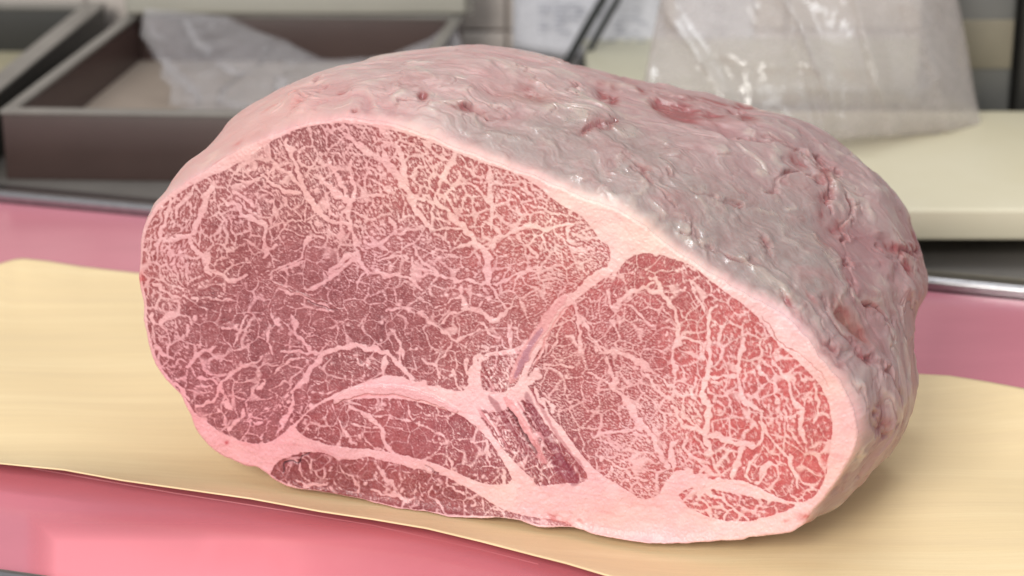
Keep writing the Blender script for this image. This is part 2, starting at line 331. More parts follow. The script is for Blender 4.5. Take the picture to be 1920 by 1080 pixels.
    vs = np.clip(vein*4.0/3.2 + rag, -1.2, 1.2)
    forcing = np.where(anym, 0, 1.5).astype(f32)
    u = rng.standard_normal((MH, MW)).astype(f32)
    patch = gnoise(6, seed=21)*.18 + gnoise(18, seed=22)*.20
    tone = 0
    for it in range(3):
        Fu = np.fft.rfft2(u); r = 0
        for a, H in zip(w, hat): r = r + a*np.fft.irfft2(Fu*H, s=u.shape)
        r = r/ (r.std()+1e-6)
        drive = r*(.78 if it == 2 else 1.0) + bias*2.25 - 1.0 + patch + forcing + net*1.45 + np.where(vein > -1, (vs+.25)*2.8, 0)
        u = (np.tanh(1.2*drive) + .45*rng.standard_normal((MH, MW))).astype(f32)
    grain = gnoise(0.8, seed=31)*.16 + gnoise(1.5, seed=32)*.22 + gnoise(3, seed=33)*.15
    g0 = rng.standard_normal((MH, MW)); Fg = np.fft.rfft2(g0)       # fine dendritic flecks along the grain
    fa = 0
    for k in range(K):
        d = np.abs(((ang - np.pi*k/K + np.pi/2) % np.pi) - np.pi/2)
        fa = fa + np.clip(1-d/(np.pi/K), 0, 1)*np.fft.irfft2(Fg*hat[k], s=u.shape)
    grain = grain + .62*np.clip(fa/fa.std(), -1.5, 2.4)/scl**1.3
    base_d = drive + grain - np.where(vein > -1, (vs+.25)*2.8, 0) - net*1.45
    fl = 1/(1+np.exp(-np.clip(base_d+.22, -9, 9)*2.2))                                   # fine flecks, never quite pure fat
    tap = np.clip(.72 + .42*gnoise(9, seed=61), .12, 1.2)
    vn = 1/(1+np.exp(-np.clip(vs+.05+grain*.12, -2, 2)*9))                        # traced veins
    nn_ = np.clip(net*1.5+.1, 0, 1)*tap*np.clip(.85+bias*.6, .35, 1)   # thin secondary veins
    wisp = 1/(1+np.exp(-np.clip(drive+grain-.30, -6, 6)*3.2))
    fat = np.maximum(np.maximum(fl*(.55+.45*np.clip(bias*2+.4, 0, 1)), vn), np.maximum(nn_*.80, wisp*.92))
    fat = np.where(anym, fat, 1)
    fat = fat*.93 + .07*np.clip(.5+.35*gnoise(2.2, seed=35), 0, 1)
    # muscle outline ragged, fat mass outside
    edge = np.clip((soft-0.5)*2.4, -1, 1)*2.2 + gnoise(2.2, seed=41)*.85 + gnoise(5, seed=42)*.7
    outside = 1/(1+np.exp(edge*3.0))
    fat = np.maximum(fat, outside)
    return fat.astype(f32), masks, anym, vein, ang
# ---------------------------------------------------------------- counter, tray, wall
steel = simple('brushed_steel', (165, 163, 165), .28, 1.0, .15, 60, .05, (1, 14, 14))
grey_steel = simple('dull_counter_steel', (124, 119, 114), .5, .1, .2, 12, .03)
pink = simple('pink_plastic', (207, 127, 142), .2, 0, .05, 9, .02, (1, 3, 1))
ra, rb = gz(140, 392, -.003), gz(1830, 553, -.003)
td = (rb-ra); td[2] = 0; td /= np.linalg.norm(td); tn = np.array([-td[1], td[0], 0])      # along the rail, and away from the camera
fr = gz(20, 1092, -.003); depth = (ra-fr)@tn
def tp(s, v, z): q = ra + td*s + tn*v; return (q[0], q[1], z)
def sweep(name, prof, s0, s1, mat, parent, n=2):
    ss = np.linspace(s0, s1, n); V = [tp(s, v, z) for s in ss for v, z in prof]; k = len(prof)
    F = [(i*k+j, (i+1)*k+j, (i+1)*k+(j+1) % k, i*k+(j+1) % k) for i in range(n-1) for j in range(k)]
    o = mesh_obj(name, V, F, mat); 
    bm = bmesh.new(); bm.from_mesh(o.data)
    es = [e for e in bm.edges if e.is_boundary]; bmesh.ops.contextual_create(bm, geom=es)
    bmesh.ops.recalc_face_normals(bm, faces=bm.faces[:]); bm.to_mesh(o.data); bm.free()
    m = o.modifiers.new('edge', 'EDGE_SPLIT'); m.split_angle = math.radians(50)
    attach(o, parent); return o
tray = empty('work_tray', tuple(tp(0.2, -depth/2, -.006)))
tag(tray, 'pink worktop tray with a shiny steel rim along its back edge', 'tray')
sweep('tray_base', [(-depth+.002, -.009), (-depth+.002, -.003), (-.002, -.003), (-.002, -.009)], -.6, .95, pink, tray)
def rim_prof(sgn, base):
    pts = [(0, -.009), (0, .0006)]
    for a in np.linspace(180, 40, 9): pts.append((.0032 + .0032*math.cos(math.radians(a)), .0006 + .0030*math.sin(math.radians(a))))
    pts += [(.019, .0016), (.0205, -.001), (.0205, -.009)]
    return [(base + sgn*v, z) for v, z in pts]
tag(sweep('steel_rim', rim_prof(1, 0), -.6, .95, steel, tray), 'steel rim along the back of the tray')
tag(sweep('steel_rim', rim_prof(-1, -depth), -.6, .95, steel, tray), 'steel rim along the front of the tray')
film = simple('light_patch_pink', (246, 148, 160), .18, 0, .04, 7, .02)  # pink of the painted bright patch on the tray
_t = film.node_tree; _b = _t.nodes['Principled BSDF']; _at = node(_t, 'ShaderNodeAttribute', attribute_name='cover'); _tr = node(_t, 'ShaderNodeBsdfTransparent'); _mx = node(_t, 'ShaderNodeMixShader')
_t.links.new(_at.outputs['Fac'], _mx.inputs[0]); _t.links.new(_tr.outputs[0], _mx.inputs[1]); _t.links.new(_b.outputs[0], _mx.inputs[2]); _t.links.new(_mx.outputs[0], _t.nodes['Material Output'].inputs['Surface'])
fq = [gz(45, 955, -.002), gz(760, 990, -.002), gz(760, 1105, -.002), gz(45, 1105, -.002)]
ln_ = [gz(x, y, -.0029) for x, y in ((60, 878), (130, 890), (330, 925), (520, 955), (700, 985), (900, 1030), (1010, 1058))]  # thin pale strip put in for a reflected line on the base
PV = []; 
for k_, q in enumerate(ln_):
    d_ = (ln_[min(k_+1, 6)]-ln_[max(k_-1, 0)]); d_ /= np.linalg.norm(d_); n_ = np.array([-d_[1], d_[0], 0])
    PV += [tuple(q+n_*.00035), tuple(q+np.array([0, 0, .0003])), tuple(q-n_*.00035)]
PF = [(3*k_+j, 3*k_+3+j, 3*k_+4+j, 3*k_+1+j) for k_ in range(6) for j in range(2)]
sl = mesh_obj('reflection_line', PV, PF, simple('reflection_pink', (232, 160, 170), .3)); attach(sl, tray); sl['label'] = 'fine pale strip painting a reflected line across the pink base'
# bright reflected light on the tray front, painted as a fading salmon layer
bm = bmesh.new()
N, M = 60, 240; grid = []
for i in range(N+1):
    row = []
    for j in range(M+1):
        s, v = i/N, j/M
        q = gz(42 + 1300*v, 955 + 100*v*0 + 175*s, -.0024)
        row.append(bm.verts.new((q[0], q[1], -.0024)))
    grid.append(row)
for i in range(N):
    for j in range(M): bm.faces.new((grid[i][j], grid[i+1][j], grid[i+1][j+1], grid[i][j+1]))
me = bpy.data.meshes.new('light_patch_mesh'); bm.to_mesh(me); bm.free(); me.materials.append(film)
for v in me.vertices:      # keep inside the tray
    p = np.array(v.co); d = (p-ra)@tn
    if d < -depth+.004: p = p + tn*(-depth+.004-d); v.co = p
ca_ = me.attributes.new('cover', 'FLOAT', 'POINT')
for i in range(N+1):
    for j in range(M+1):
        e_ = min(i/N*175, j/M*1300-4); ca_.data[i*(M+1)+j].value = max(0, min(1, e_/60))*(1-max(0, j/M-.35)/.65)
ps = bpy.data.objects.new('light_patch', me); COL.objects.link(ps)
tag(ps, 'soft edged salmon pink layer painting bright reflected light on the front left of the tray', 'light patch')

ct = prism('counter', [(-2.2, -1.2), (2.2, -1.2), (2.2, .735), (-2.2, .735)], -.06, -.0095, grey_steel, None, .003)
tag(ct, kind='structure')
WY = .737
tile = simple('pale_wall_tile', (208, 198, 190), .35, 0, .05, 6)
cream = simple('cream_wall_panel', (190, 186, 164), .5, 0, .06, 5)
grout = simple('tile_grout', (150, 140, 134), .8)
wz = lambda py: gy(960, py, WY)[2]; wx = lambda px, py=50: gy(px, py, WY)[0]
bk = prism('wall', [(-2.2, WY+.004), (2.2, WY+.004), (2.2, WY+.1), (-2.2, WY+.1)], -.8, 1.6, grout); tag(bk, kind='structure')
g_y = [58]; tz0 = wz(58); tw = wx(950)-wx(842); th = .075
for r_ in range(0, 3):
    z0 = tz0 + r_*th
    for c_ in range(-9, 10):
        x0 = wx(950) + c_*.105
        o = prism('wall_tile', [(x0+.0012, WY), (x0+.1038, WY), (x0+.1038, WY+.006), (x0+.0012, WY+.006)], z0+.0012, z0+th-.0012, tile, bk, .001)
z1 = -.0085
for c_ in range(-9, 10):
    x0 = wx(950) + c_*.105
    prism('wall_tile', [(x0+.0012, WY), (x0+.1038, WY), (x0+.1038, WY+.006), (x0+.0012, WY+.006)], z1+.0012, tz0-.0012, tile, bk, .001)
wb0 = gz(1098, 110, .004)[0]; tag(prism('cream_board', [(wb0, .585), (.5, .585), (.5, WY-.006), (wb0, WY-.006)], -.0092, .004, cream, None, .003), 'thin cream board lying flat against the wall below the notices', 'board')

# printed papers in clear sleeves
def paper_mat(name, c):
    m, t, b = nt(name); tc = node(t, 'ShaderNodeTexCoord'); mp = node(t, 'ShaderNodeMapping'); mp.inputs['Scale'].default_value = (170, 1, 300)
    t.links.new(tc.outputs['Object'], mp.inputs['Vector']); n = node(t, 'ShaderNodeTexNoise', Scale=1.0, Detail=3.0); t.links.new(mp.outputs[0], n.inputs['Vector'])
    r = node(t, 'ShaderNodeValToRGB'); r.color_ramp.elements[0].position = .36; r.color_ramp.elements[0].color = L4((193, 193, 199)); r.color_ramp.elements[1].position = .50; r.color_ramp.elements[1].color = L4(c)
    t.links.new(n.outputs['Fac'], r.inputs['Fac']); t.links.new(r.outputs[0], b.inputs['Base Color']); b.inputs['Roughness'].default_value = .3
    return m
pap = paper_mat('printed_paper', (204, 204, 210))
ink = simple('grey_ink', (136, 138, 152), .6)
def paper(x0, x1, ytop, ybot, label, curl):
    n = 16; V = []; zt = wz(ytop); zb = wz(ybot); xa, xb = wx(x0), wx(x1)
    for i in range(n+1):
        for j in range(n+1):
            s, v = i/n, j/n
            V.append((xa+(xb-xa)*s + .004*math.sin(v*2), WY-.004-.010*curl*(v**2)*(.4+.6*math.sin(3*s)), zt+(zb-zt)*v - .006*curl*(math.sin(math.pi*s))))
    F = [(i*(n+1)+j, (i+1)*(n+1)+j, (i+1)*(n+1)+j+1, i*(n+1)+j+1) for i in range(n) for j in range(n)]
    o = mesh_obj('paper_notice', V, F, pap); m = o.modifiers.new('thickness', 'SOLIDIFY'); m.thickness = .0006
    tag(o, label, 'paper notice', 'paper notices on the wall')
    rg = random.Random(int(x0)); PV = []; PF = []
    for q in range(9):                                   # small printed lines, too blurred in the photograph to read
        yy = ybot-86+8+q*8.5; xx = x0+58
        while xx < x1-30:
            ln = rg.uniform(5, 26)
            if rg.random() < (.75 if q < 2 or rg.random() < .5 else .25):
                a = gy(xx, yy, WY-.0215); b_ = gy(min(xx+ln, x1-20), yy+2.6, WY-.0215)
                k_ = len(PV); PV += [(a[0], WY-.0210, a[2]), (b_[0], WY-.0210, a[2]), (b_[0], WY-.0210, b_[2]), (a[0], WY-.0210, b_[2])]; PF.append((k_, k_+1, k_+2, k_+3))
            xx += ln+rg.uniform(3, 16)
    pr = mesh_obj('print', PV, PF, ink); attach(pr, o); pr['label'] = 'small grey printed lines of text'
paper(952, 1232, -180, 86, 'larger printed white notice on the wall behind the black cables', 1)
paper(1257, 1400, -180, 84, 'printed white notice on the wall partly behind the large clear bag', .6)

# cables
def tube(name, pts, r, mat, parent=None, seg=10):
    cu = bpy.data.curves.new(name, 'CURVE'); cu.dimensions = '3D'; cu.bevel_depth = r; cu.bevel_resolution = 3
    sp = cu.splines.new('BEZIER'); sp.bezier_points.add(len(pts)-1)
    for b_, p_ in zip(sp.bezier_points, pts): b_.co = Vector(p_); b_.handle_left_type = b_.handle_right_type = 'AUTO'
    tmp = bpy.data.objects.new(name, cu); COL.objects.link(tmp)
    me = bpy.data.meshes.new_from_object(tmp.evaluated_get(bpy.context.evaluated_depsgraph_get()))
    bpy.data.objects.remove(tmp); me.materials.clear(); me.materials.append(mat); me.name = name
    for p in me.polygons: p.use_smooth = True
    o = bpy.data.objects.new(name, me); COL.objects.link(o)
    return o
rub = simple('black_rubber', (44, 46, 46), .5)
def cab(pts, r, lab):
    o = tube('cable', [gy(x, y, yy-.10) for x, y, yy in pts], r, rub); tag(o, lab, 'cable', 'black cables hanging in front of the wall')
cab([(1215, -140, .80), (1136, -10, .80), (1098, 55, .80), (1066, 112, .80), (1030, 175, .80), (1000, 240, .80)], .0033, 'thicker black cable, the left of the two slanting past the notice')
cab([(1232, -140, .79), (1163, -10, .79), (1125, 58, .79), (1092, 117, .79), (1055, 180, .79), (1020, 245, .79)], .0025, 'thinner black cable, the right of the two slanting past the notice')

# ---------------------------------------------------------------- crates
brown = simple('dark_brown_plastic', (72, 55, 51), .42, 0, .12, 14, .03)
black = simple('black_plastic', (42, 41, 38), .5, 0, .1, 14)
rimg = simple('worn_grey_rim', (124, 120, 114), .4, .0, .15, 40)
floor_m = simple('pale_crate_floor', (160, 146, 134), .6, 0, .1, 8)
graygreen = simple('grey_green_plastic', (118, 118, 108), .5, 0, .08, 8)
def crate(label, FL, BL, BR, FR, z0, zt, wall_m, floor_, inner=None, th=.0055, rim_m=None):
    c = (FL+BL+BR+FR)/4; root = empty('crate', (c[0], c[1], z0)); tag(root, label, 'crate', 'shallow plastic crates behind the tray')
    P = [FL[:2], FR[:2], BR[:2], BL[:2]]; cc = c[:2]
    def inset(p, d):
        out = []
        for i in range(4):
            a, b_, c_ = p[i-1], p[i], p[(i+1) % 4]
            e1 = (a-b_)/np.linalg.norm(a-b_); e2 = (c_-b_)/np.linalg.norm(c_-b_); out.append(b_+(e1+e2)*d)
        return out
    I = inset(P, th)
    prism('crate_floor', inset(P, th*.98), z0+.004, z0+.009, floor_, root)
    for i in range(4):
        j = (i+1) % 4
        prism('side_wall', [P[i], P[j], I[j], I[i]], z0, zt-.003, wall_m, root, .0006)
    O2 = inset(P, -.0012); I2 = inset(P, th+.0018)
    for i in range(4):
        j = (i+1) % 4
        prism('crate_rim', [O2[i], O2[j], I2[j], I2[i]], zt-.003, zt, rim_m or rimg, root, .0009)
    return root
CZ = -.0094
y0 = gz(200, 338, CZ)[1]; zt = gy(200, 208, y0)[2]
FL = gz(2, 206, zt); BL = gz(250, 20, zt); BR = gz(868, 26, zt); FR = FL + (BR-BL)*1.0; FR = np.array([FR[0], gz(400, 216, zt)[1], zt])
crate('dark brown shallow crate with pale floor and grey rim, holding the crumpled bag', FL, BL, BR, FR, CZ, zt, brown, floor_m)
sh = (BR-BL)/np.linalg.norm(BR-BL)
FRb = gz(-70, 222, zt); BRb = gz(196, 4, zt); 
crate('black sided crate with grey green inside at the upper left corner', FRb-sh*.55, BRb-sh*.55, BRb, FRb, CZ, zt, black, simple('beige_crate_floor', (170, 162, 135), .6), th=.012)
# pale tray lid above the crate back
lidm = simple('pale_grey_lid', (166, 163, 152), .5, 0, .06, 9)
ly = BL[1]-.012; lid = empty('tray_lid', (gy(560, 20, ly)[0], ly, zt)); tag(lid, 'pale grey tray lid resting across the back of the brown crate', 'lid')
xa, xb = gy(236, 20, ly)[0], gy(876, 20, ly)[0]; za, zb = zt+.0006, gy(560, -40, ly)[2]
prism('lid_panel', [(xa, ly-.004), (xb, ly-.004), (xb, ly+.05), (xa, ly+.05)], za, max(zb, za+.012), lidm, lid, .003)
prism('lid_corner', [(xb+.0003, ly-.006), (xb+.0045, ly-.006), (xb+.0045, ly+.05), (xb+.0003, ly+.05)], za, max(zb, za+.012)+.002, rimg, lid, .001)

# ---------------------------------------------------------------- cutting board, containers right
boardm = simple('cream_cutting_board', (216, 209, 186), .5, 0, .07, 4, .02, c2=(210, 201, 172))
edgem = simple('cutting_board_edge', (200, 192, 158), .5, 0, .07, 6)
bz0 = .006; by = gz(1800, 452, bz0)[1]; bzt = gy(1800, 392, by)[2]; byb = gz(1850, 207, bzt)[1]
cb = empty('cutting_board', (.35, (by+byb)/2, bz0)); tag(cb, 'thick cream plastic cutting board behind the meat on the right', 'cutting board')
bxl = gz(1330, 300, bzt)[0]
prism('board_slab', [(bxl, by), (.9, by), (.9, byb), (bxl, byb)], bz0, bzt, boardm, cb, .0025)
for fx in (bxl+.02, .55, .84):
    prism('board_foot', [(fx, by+.03), (fx+.03, by+.03), (fx+.03, byb-.03), (fx, byb-.03)], CZ, bz0-.0002, black, cb, .001)
# steel container top right
cy_ = byb+.03
x0, x1 = gy(1786, 100, cy_)[0], gy(1903, 100, cy_)[0]
cn = empty('steel_container', ((x0+x1)/2, cy_, CZ)); tag(cn, 'grey metal container with a beige band at the upper right corner', 'container')
dg = simple('dark_grey_metal', (112, 112, 109), .45, .2, .1, 10); bb = simple('beige_band', (130, 123, 106), .5)
zA, zB, zC, zD = [gy(1850, q, cy_)[2] for q in (215, 128, 36, -120)]
prism('container_body', [(x0, cy_), (x1, cy_), (x1, cy_+.12), (x0, cy_+.12)], CZ, zD, dg, cn, .004)
prism('beige_band', [(x0+.003, cy_-.0015), (x1-.002, cy_-.0015), (x1-.002, cy_+.002), (x0+.003, cy_+.002)], zB, zC, bb, cn, .0006)
x2 = gy(1908, 100, cy_)[0]; x3 = x2+.05
pt = prism('dark_post', [(x2, cy_-.01), (x3, cy_-.01), (x3, cy_+.08), (x2, cy_+.08)], CZ, zD, black, None, .003); tag(pt, 'dark upright post at the right edge beside the grey container', 'post')

# ---------------------------------------------------------------- clear plastic bags
def bag_mat(name, tr, c, nm=.3):
    m, t, b = nt(name); out = t.nodes['Material Output']
    b.inputs['Base Color'].default_value = L4(c); b.inputs['Roughness'].default_value = .13; b.inputs['Specular IOR Level'].default_value = 1.0
    tp_ = node(t, 'ShaderNodeBsdfTransparent'); mx = node(t, 'ShaderNodeMixShader')
    lw = node(t, 'ShaderNodeLayerWeight', Blend=.35); n = node(t, 'ShaderNodeTexNoise', Scale=16.0, Detail=1.5, Distortion=1.0)
    ma = node(t, 'ShaderNodeMath', operation='MULTIPLY_ADD'); ma.inputs[1].default_value = nm; ma.inputs[2].default_value = 1-tr-.2
    ad = node(t, 'ShaderNodeMath', operation='ADD'); ad.use_clamp = True
    m2 = node(t, 'ShaderNodeMath', operation='MULTIPLY'); m2.inputs[1].default_value = .35
    t.links.new(n.outputs['Fac'], ma.inputs[0]); t.links.new(lw.outputs['Facing'], m2.inputs[0]); t.links.new(ma.outputs[0], ad.inputs[0]); t.links.new(m2.outputs[0], ad.inputs[1])
    t.links.new(ad.outputs[0], mx.inputs[0]); t.links.new(tp_.outputs[0], mx.inputs[1]); t.links.new(b.outputs[0], mx.inputs[2]); t.links.new(mx.outputs[0], out.inputs['Surface'])
    return m
from mathutils import noise as mn
def ip(pts, s):
    p = np.array(pts, float); d = np.r_[0, np.cumsum(np.hypot(*np.diff(p[:, :2], axis=0).T))]; d /= d[-1]
    return np.array([np.interp(s, d, p[:, k]) for k in range(p.shape[1])])
def bag(label, top, bot, mat, amp, nu=110, nv=70, sc=18, puff=.02):
    """front and back film, edges given as (photo x, photo y, depth y) for the rim and the base"""
    V = []; F = []
    for side in (0, 1):
        for i in range(nu+1):
            for j in range(nv+1):
                s, v = i/nu, j/nv; a = ip(top, s); b_ = ip(bot, s); q = a*(1-v)+b_*v
                P = gy(q[0], q[1], q[2]); env = math.sin(math.pi*min(max(s, .0), 1))**.5*math.sin(math.pi*min(max(v, 0), 1))**.5 if 0 < s < 1 and 0 < v < 1 else 0
                pv = Vector(P)*sc + Vector((side*9, 0, 3)); d = mn.turbulence(pv, 4, True)*2-1 - 1.6*max(0, 1-abs(mn.noise(pv*.9+Vector((0, 0, P[0]*20))))*7)
                e = mn.noise(Vector((P[0]*sc*.6+P[2]*sc*1.2, side*4, P[2]*sc*.4)))
                off = (puff*(1 if side else -1)*env + amp*(d*.7+e)*(.25+.75*env)*(1))
                V.append((P[0]+amp*.5*d*env, P[1]+off, max(P[2]+amp*.4*e*env, CZ+.001)))
        o_ = side*(nu+1)*(nv+1)
        F += [(o_+i*(nv+1)+j, o_+(i+1)*(nv+1)+j, o_+(i+1)*(nv+1)+j+1, o_+i*(nv+1)+j+1) for i in range(nu) for j in range(nv)]
    o = mesh_obj('plastic_bag', V, F, mat); tag(o, label, 'plastic bag', 'clear plastic bags behind the meat'); return o
yb = (BL[1]+FL[1])/2
bag('crumpled clear plastic bag lying in the brown crate', [(272, 15, yb+.10), (420, 30, yb+.11), (520, 75, yb+.09), (610, 112, yb+.07), (730, 104, yb+.07), (810, 70, yb+.09), (850, 36, yb+.11)],
    [(268, 70, yb+.03), (330, 150, yb), (345, 214, yb-.03), (480, 212, yb-.04), (640, 200, yb-.03), (760, 190, yb-.02), (880, 130, yb+.0)], bag_mat('clear_film_crumpled', .88, (196, 194, 198)), .017, sc=20, puff=.014)
bag('large clear plastic bag standing on the cutting board', [(1262, -120, byb-.02), (1400, -130, byb-.03), (1600, -130, byb-.03), (1775, -120, byb-.02)],
    [(1196, 205, by+.10), (1350, 285, by+.10), (1600, 260, by+.11), (1840, 243, byb-.03)], bag_mat('clear_film_hazy', .57, (196, 188, 184)), .009, sc=13, puff=.03)

# ---------------------------------------------------------------- wooden wrapping sheet
def wood_mat():
    m, t, b = nt('thin_wood_veneer'); tc = node(t, 'ShaderNodeTexCoord'); mp = node(t, 'ShaderNodeMapping'); mp.inputs['Rotation'].default_value = (0, 0, math.atan2(-td[1], td[0])); mp.inputs['Scale'].default_value = (1.6, 60, 60)
    t.links.new(tc.outputs['Object'], mp.inputs['Vector'])
    n1 = node(t, 'ShaderNodeTexNoise', Scale=1.3, Detail=5.0, Roughness=.6, Distortion=.6); n2 = node(t, 'ShaderNodeTexNoise', Scale=10.0, Detail=5.0, Roughness=.7)
    t.links.new(mp.outputs[0], n1.inputs['Vector']); t.links.new(mp.outputs[0], n2.inputs['Vector'])
    r = node(t, 'ShaderNodeValToRGB'); e = r.color_ramp.elements; e[0].position = .3; e[0].color = L4((233, 209, 166)); e[1].position = .7; e[1].color = L4((243, 221, 178))
    k = e.new(.5); k.color = L4((237, 213, 168))
    mx = node(t, 'ShaderNodeMix', data_type='RGBA', blend_type='MULTIPLY'); mx.inputs['Factor'].default_value = .22
    r2 = node(t, 'ShaderNodeValToRGB'); r2.color_ramp.elements[0].position = .3; r2.color_ramp.elements[0].color = (.82, .78, .68, 1); r2.color_ramp.elements[1].position = .62; r2.color_ramp.elements[1].color = (1, 1, 1, 1)
    t.links.new(n1.outputs['Fac'], r.inputs['Fac']); t.links.new(n2.outputs['Fac'], r2.inputs['Fac']); t.links.new(r.outputs[0], mx.inputs['A']); t.links.new(r2.outputs[0], mx.inputs['B']); t.links.new(mx.outputs['Result'], b.inputs['Base Color'])
    bp = node(t, 'ShaderNodeBump', Strength=.25, Distance=.0006); t.links.new(n2.outputs['Fac'], bp.inputs['Height']); t.links.new(bp.outputs[0], b.inputs['Normal'])
    b.inputs['Roughness'].default_value = .55
    return m
BACK = [(-500, 640), (0, 494), (26, 486), (44, 484), (90, 489), (150, 499), (262, 512), (600, 560), (1000, 612), (1400, 662), (1700, 700), (1780, 704), (1850, 715), (1920, 728), (2300, 800)]
FRONT = [(-420, 815), (-200, 846), (0, 868), (120, 880), (230, 900), (350, 917), (470, 934), (600, 958), (700, 973), (800, 990), (900, 1014), (1000, 1040), (1060, 1055), (1150, 1082), (1400, 1160), (2000, 1330)]
zb_ = [(0, .012), (.2, .009), (.24, .004), (.4, .001), (.7, .001), (.78, .006), (.9, .007), (1, .004)]; zf_ = [(0, .006), (.2, .0085), (.4, .006), (.55, .004), (.7, .006), (1, .006)]
nu, nv = 360, 130; V = np.zeros((nu+1, nv+1, 3))
for i in range(nu+1):
    s = i/nu; b_ = ip(BACK, s); f_ = ip(FRONT, s); hb = np.interp(s, *zip(*zb_)); hf = np.interp(s, *zip(*zf_))
    B3 = gz(b_[0], b_[1], hb); F3 = gz(f_[0], f_[1], hf)
    v = np.linspace(0, 1, nv+1)[:, None]; P = B3*(1-v)+F3*v
    v = v[:, 0]; P[:, 2] = -.0016 + (hb+.0016)*np.clip(1-v/.32, 0, 1)**2.2 + (hf+.0016)*np.clip((v-.80)/.20, 0, 1)**1.9
    P[:, 2] += .0006*np.sin(P[:, 0]*55+P[:, 1]*40)*np.clip(v*(1-v)*6, 0, 1) 
    V[i] = P
idx = np.arange((nu+1)*(nv+1)).reshape(nu+1, nv+1)
F = np.stack([idx[:-1, :-1], idx[1:, :-1], idx[1:, 1:], idx[:-1, 1:]], -1).reshape(-1, 4)[:, ::-1]
ws = mesh_obj('wood_sheet', V.reshape(-1, 3), F, wood_mat()); sm = ws.modifiers.new('thickness', 'SOLIDIFY'); sm.thickness = .0005; sm.offset = -1
tag(ws, 'thin pale wooden wrapping sheet lying under the meat with a lifted front edge', 'wood sheet')
# ---------------------------------------------------------------- the block of beef
TH = math.radians(18.0); GZ = .0002
dirx = np.array([math.cos(TH), -math.sin(TH), 0]); nout = np.array([-math.sin(TH), -math.cos(TH), 0]); ein = -nout
anchor = gz(1262, 1026, GZ)
def rays(x, y): return FW*PX + RT*(x[..., None]-960) + UP*(540-y[..., None])
def face3(x, y, off=0.0):
    x = np.asarray(x, float); y = np.asarray(y, float); r = rays(x, y); a = anchor + ein*np.asarray(off)[..., None]
    t = ((a-CAM)*nout).sum(-1)/(r@nout); P = CAM + r*t[..., None]
    z = P[..., 2]; k = .0026                    # where the plane would dip under the sheet the belly of the cut comes forward
    zz = GZ + k*np.logaddexp(0, (z-GZ)/k)
    t2 = (zz-CAM[2])/r[..., 2]
    return CAM + r*t2[..., None]
fat, masks, anym, vein, ang = marbling()
f32 = np.float32

# albedo of the cut face; its brighter right side is partly painted light
LE = [(320,450,(168,91,90)),(600,290,(154,85,86)),(800,330,(174,89,88)),(1000,400,(186,93,90)),(450,420,(160,91,92)),(400,600,(148,81,84)),(600,600,(154,89,92)),(450,750,(148,81,86)),(750,500,(166,95,96)),(900,600,(168,93,94)),(720,600,(144,79,82)),
      (1000,480,(184,95,92)),(1200,520,(182,89,90)),(1150,700,(174,91,92)),(1350,700,(202,96,95)),(1500,800,(206,94,93)),(1400,930,(198,90,92)),(1150,880,(192,101,100)),(700,800,(166,87,90)),(880,860,(160,83,90)),(600,890,(136,61,66)),(850,940,(148,69,72)),(1050,860,(148,71,82)),(1000,820,(154,75,78))]
FA = [(320,450,(236,184,183)),(600,280,(238,184,181)),(900,300,(244,198,191)),(1150,430,(250,212,201)),(500,600,(228,170,173)),(800,600,(236,182,183)),(1100,600,(240,188,185)),(1400,750,(246,202,199)),(1590,800,(244,196,191)),(1200,970,(240,192,193)),(1400,1000,(244,200,199)),(450,840,(236,172,177)),(700,840,(236,182,185)),(750,730,(242,192,193)),(900,750,(246,202,201)),(640,920,(220,160,163))]
def cfield(P, sig):
    return np.stack([near([(x, y, lin(c)[k]) for x, y, c in P], sig) for k in range(3)], -1)
lean_c = cfield(LE, 60)*.80; fat_c = cfield(FA, 60)*.86
mott = gnoise(3, seed=71)*.05 + gnoise(12, seed=72)*.04 + gnoise(.8, seed=73)*.05
lean_c = lean_c*(1+1.3*mott[..., None]*np.array([.8, 1.2, 1.1])); 
# deeper red along the border of each lean island, paler film in the middle
lap = blur(fat, 2.2) - fat
ff = np.clip((lap+.05)*1.2, 0, .5)[..., None]*(1-fat[..., None])
lean_c = lean_c*(1-ff*np.array([.22, .55, .50]))
yellow = gnoise(25, seed=74)[..., None]*np.array([0, .008, -.008])
fat_c = fat_c*(1 + .35*gnoise(1.2, seed=75)[..., None]*.06 + gnoise(8, seed=76)[..., None]*np.array([.012, .035, .03]) + yellow)
ALB = lean_c + (fat_c-lean_c)*fat[..., None]
H = fat*.00016 + gnoise(1.0, seed=81)*.00004 + gnoise(2.2, seed=82)*.00006 + gnoise(9, seed=83)*.00010 + gnoise(40, seed=84)*.0006
def stroke(w, pts, soft=2.0):
    out = np.zeros((MH, MW), f32); p = smooth_line(pts, 2)
    wx = gnoise(4, seed=91)*1.0; wy = gnoise(4, seed=92)*1.0
    n = len(p)
    for i in range(n-1):
        (x0, y0), (x1, y1) = p[i], p[i+1]; R = w+10
        a0 = int(max(0, min(x0,x1)-R-MX0)); a1 = int(min(MW, max(x0,x1)+R-MX0)); b0 = int(max(0, min(y0,y1)-R-MY0)); b1 = int(min(MH, max(y0,y1)+R-MY0))
        if a1 <= a0 or b1 <= b0: continue
        X = (XX+wx)[b0:b1, a0:a1]; Y = (YY+wy)[b0:b1, a0:a1]; dx, dy = x1-x0, y1-y0; L = dx*dx+dy*dy+1e-6
        t = np.clip(((X-x0)*dx+(Y-y0)*dy)/L, 0, 1); d = np.hypot(X-x0-t*dx, Y-y0-t*dy); f = (i+t)/(n-1)
        hw = w*.5*(.35+.65*np.sin(np.pi*np.clip(f, .02, .98))**.5)
        out[b0:b1, a0:a1] = np.maximum(out[b0:b1, a0:a1], np.clip((hw-d)/soft+.5, 0, 1))
    return out
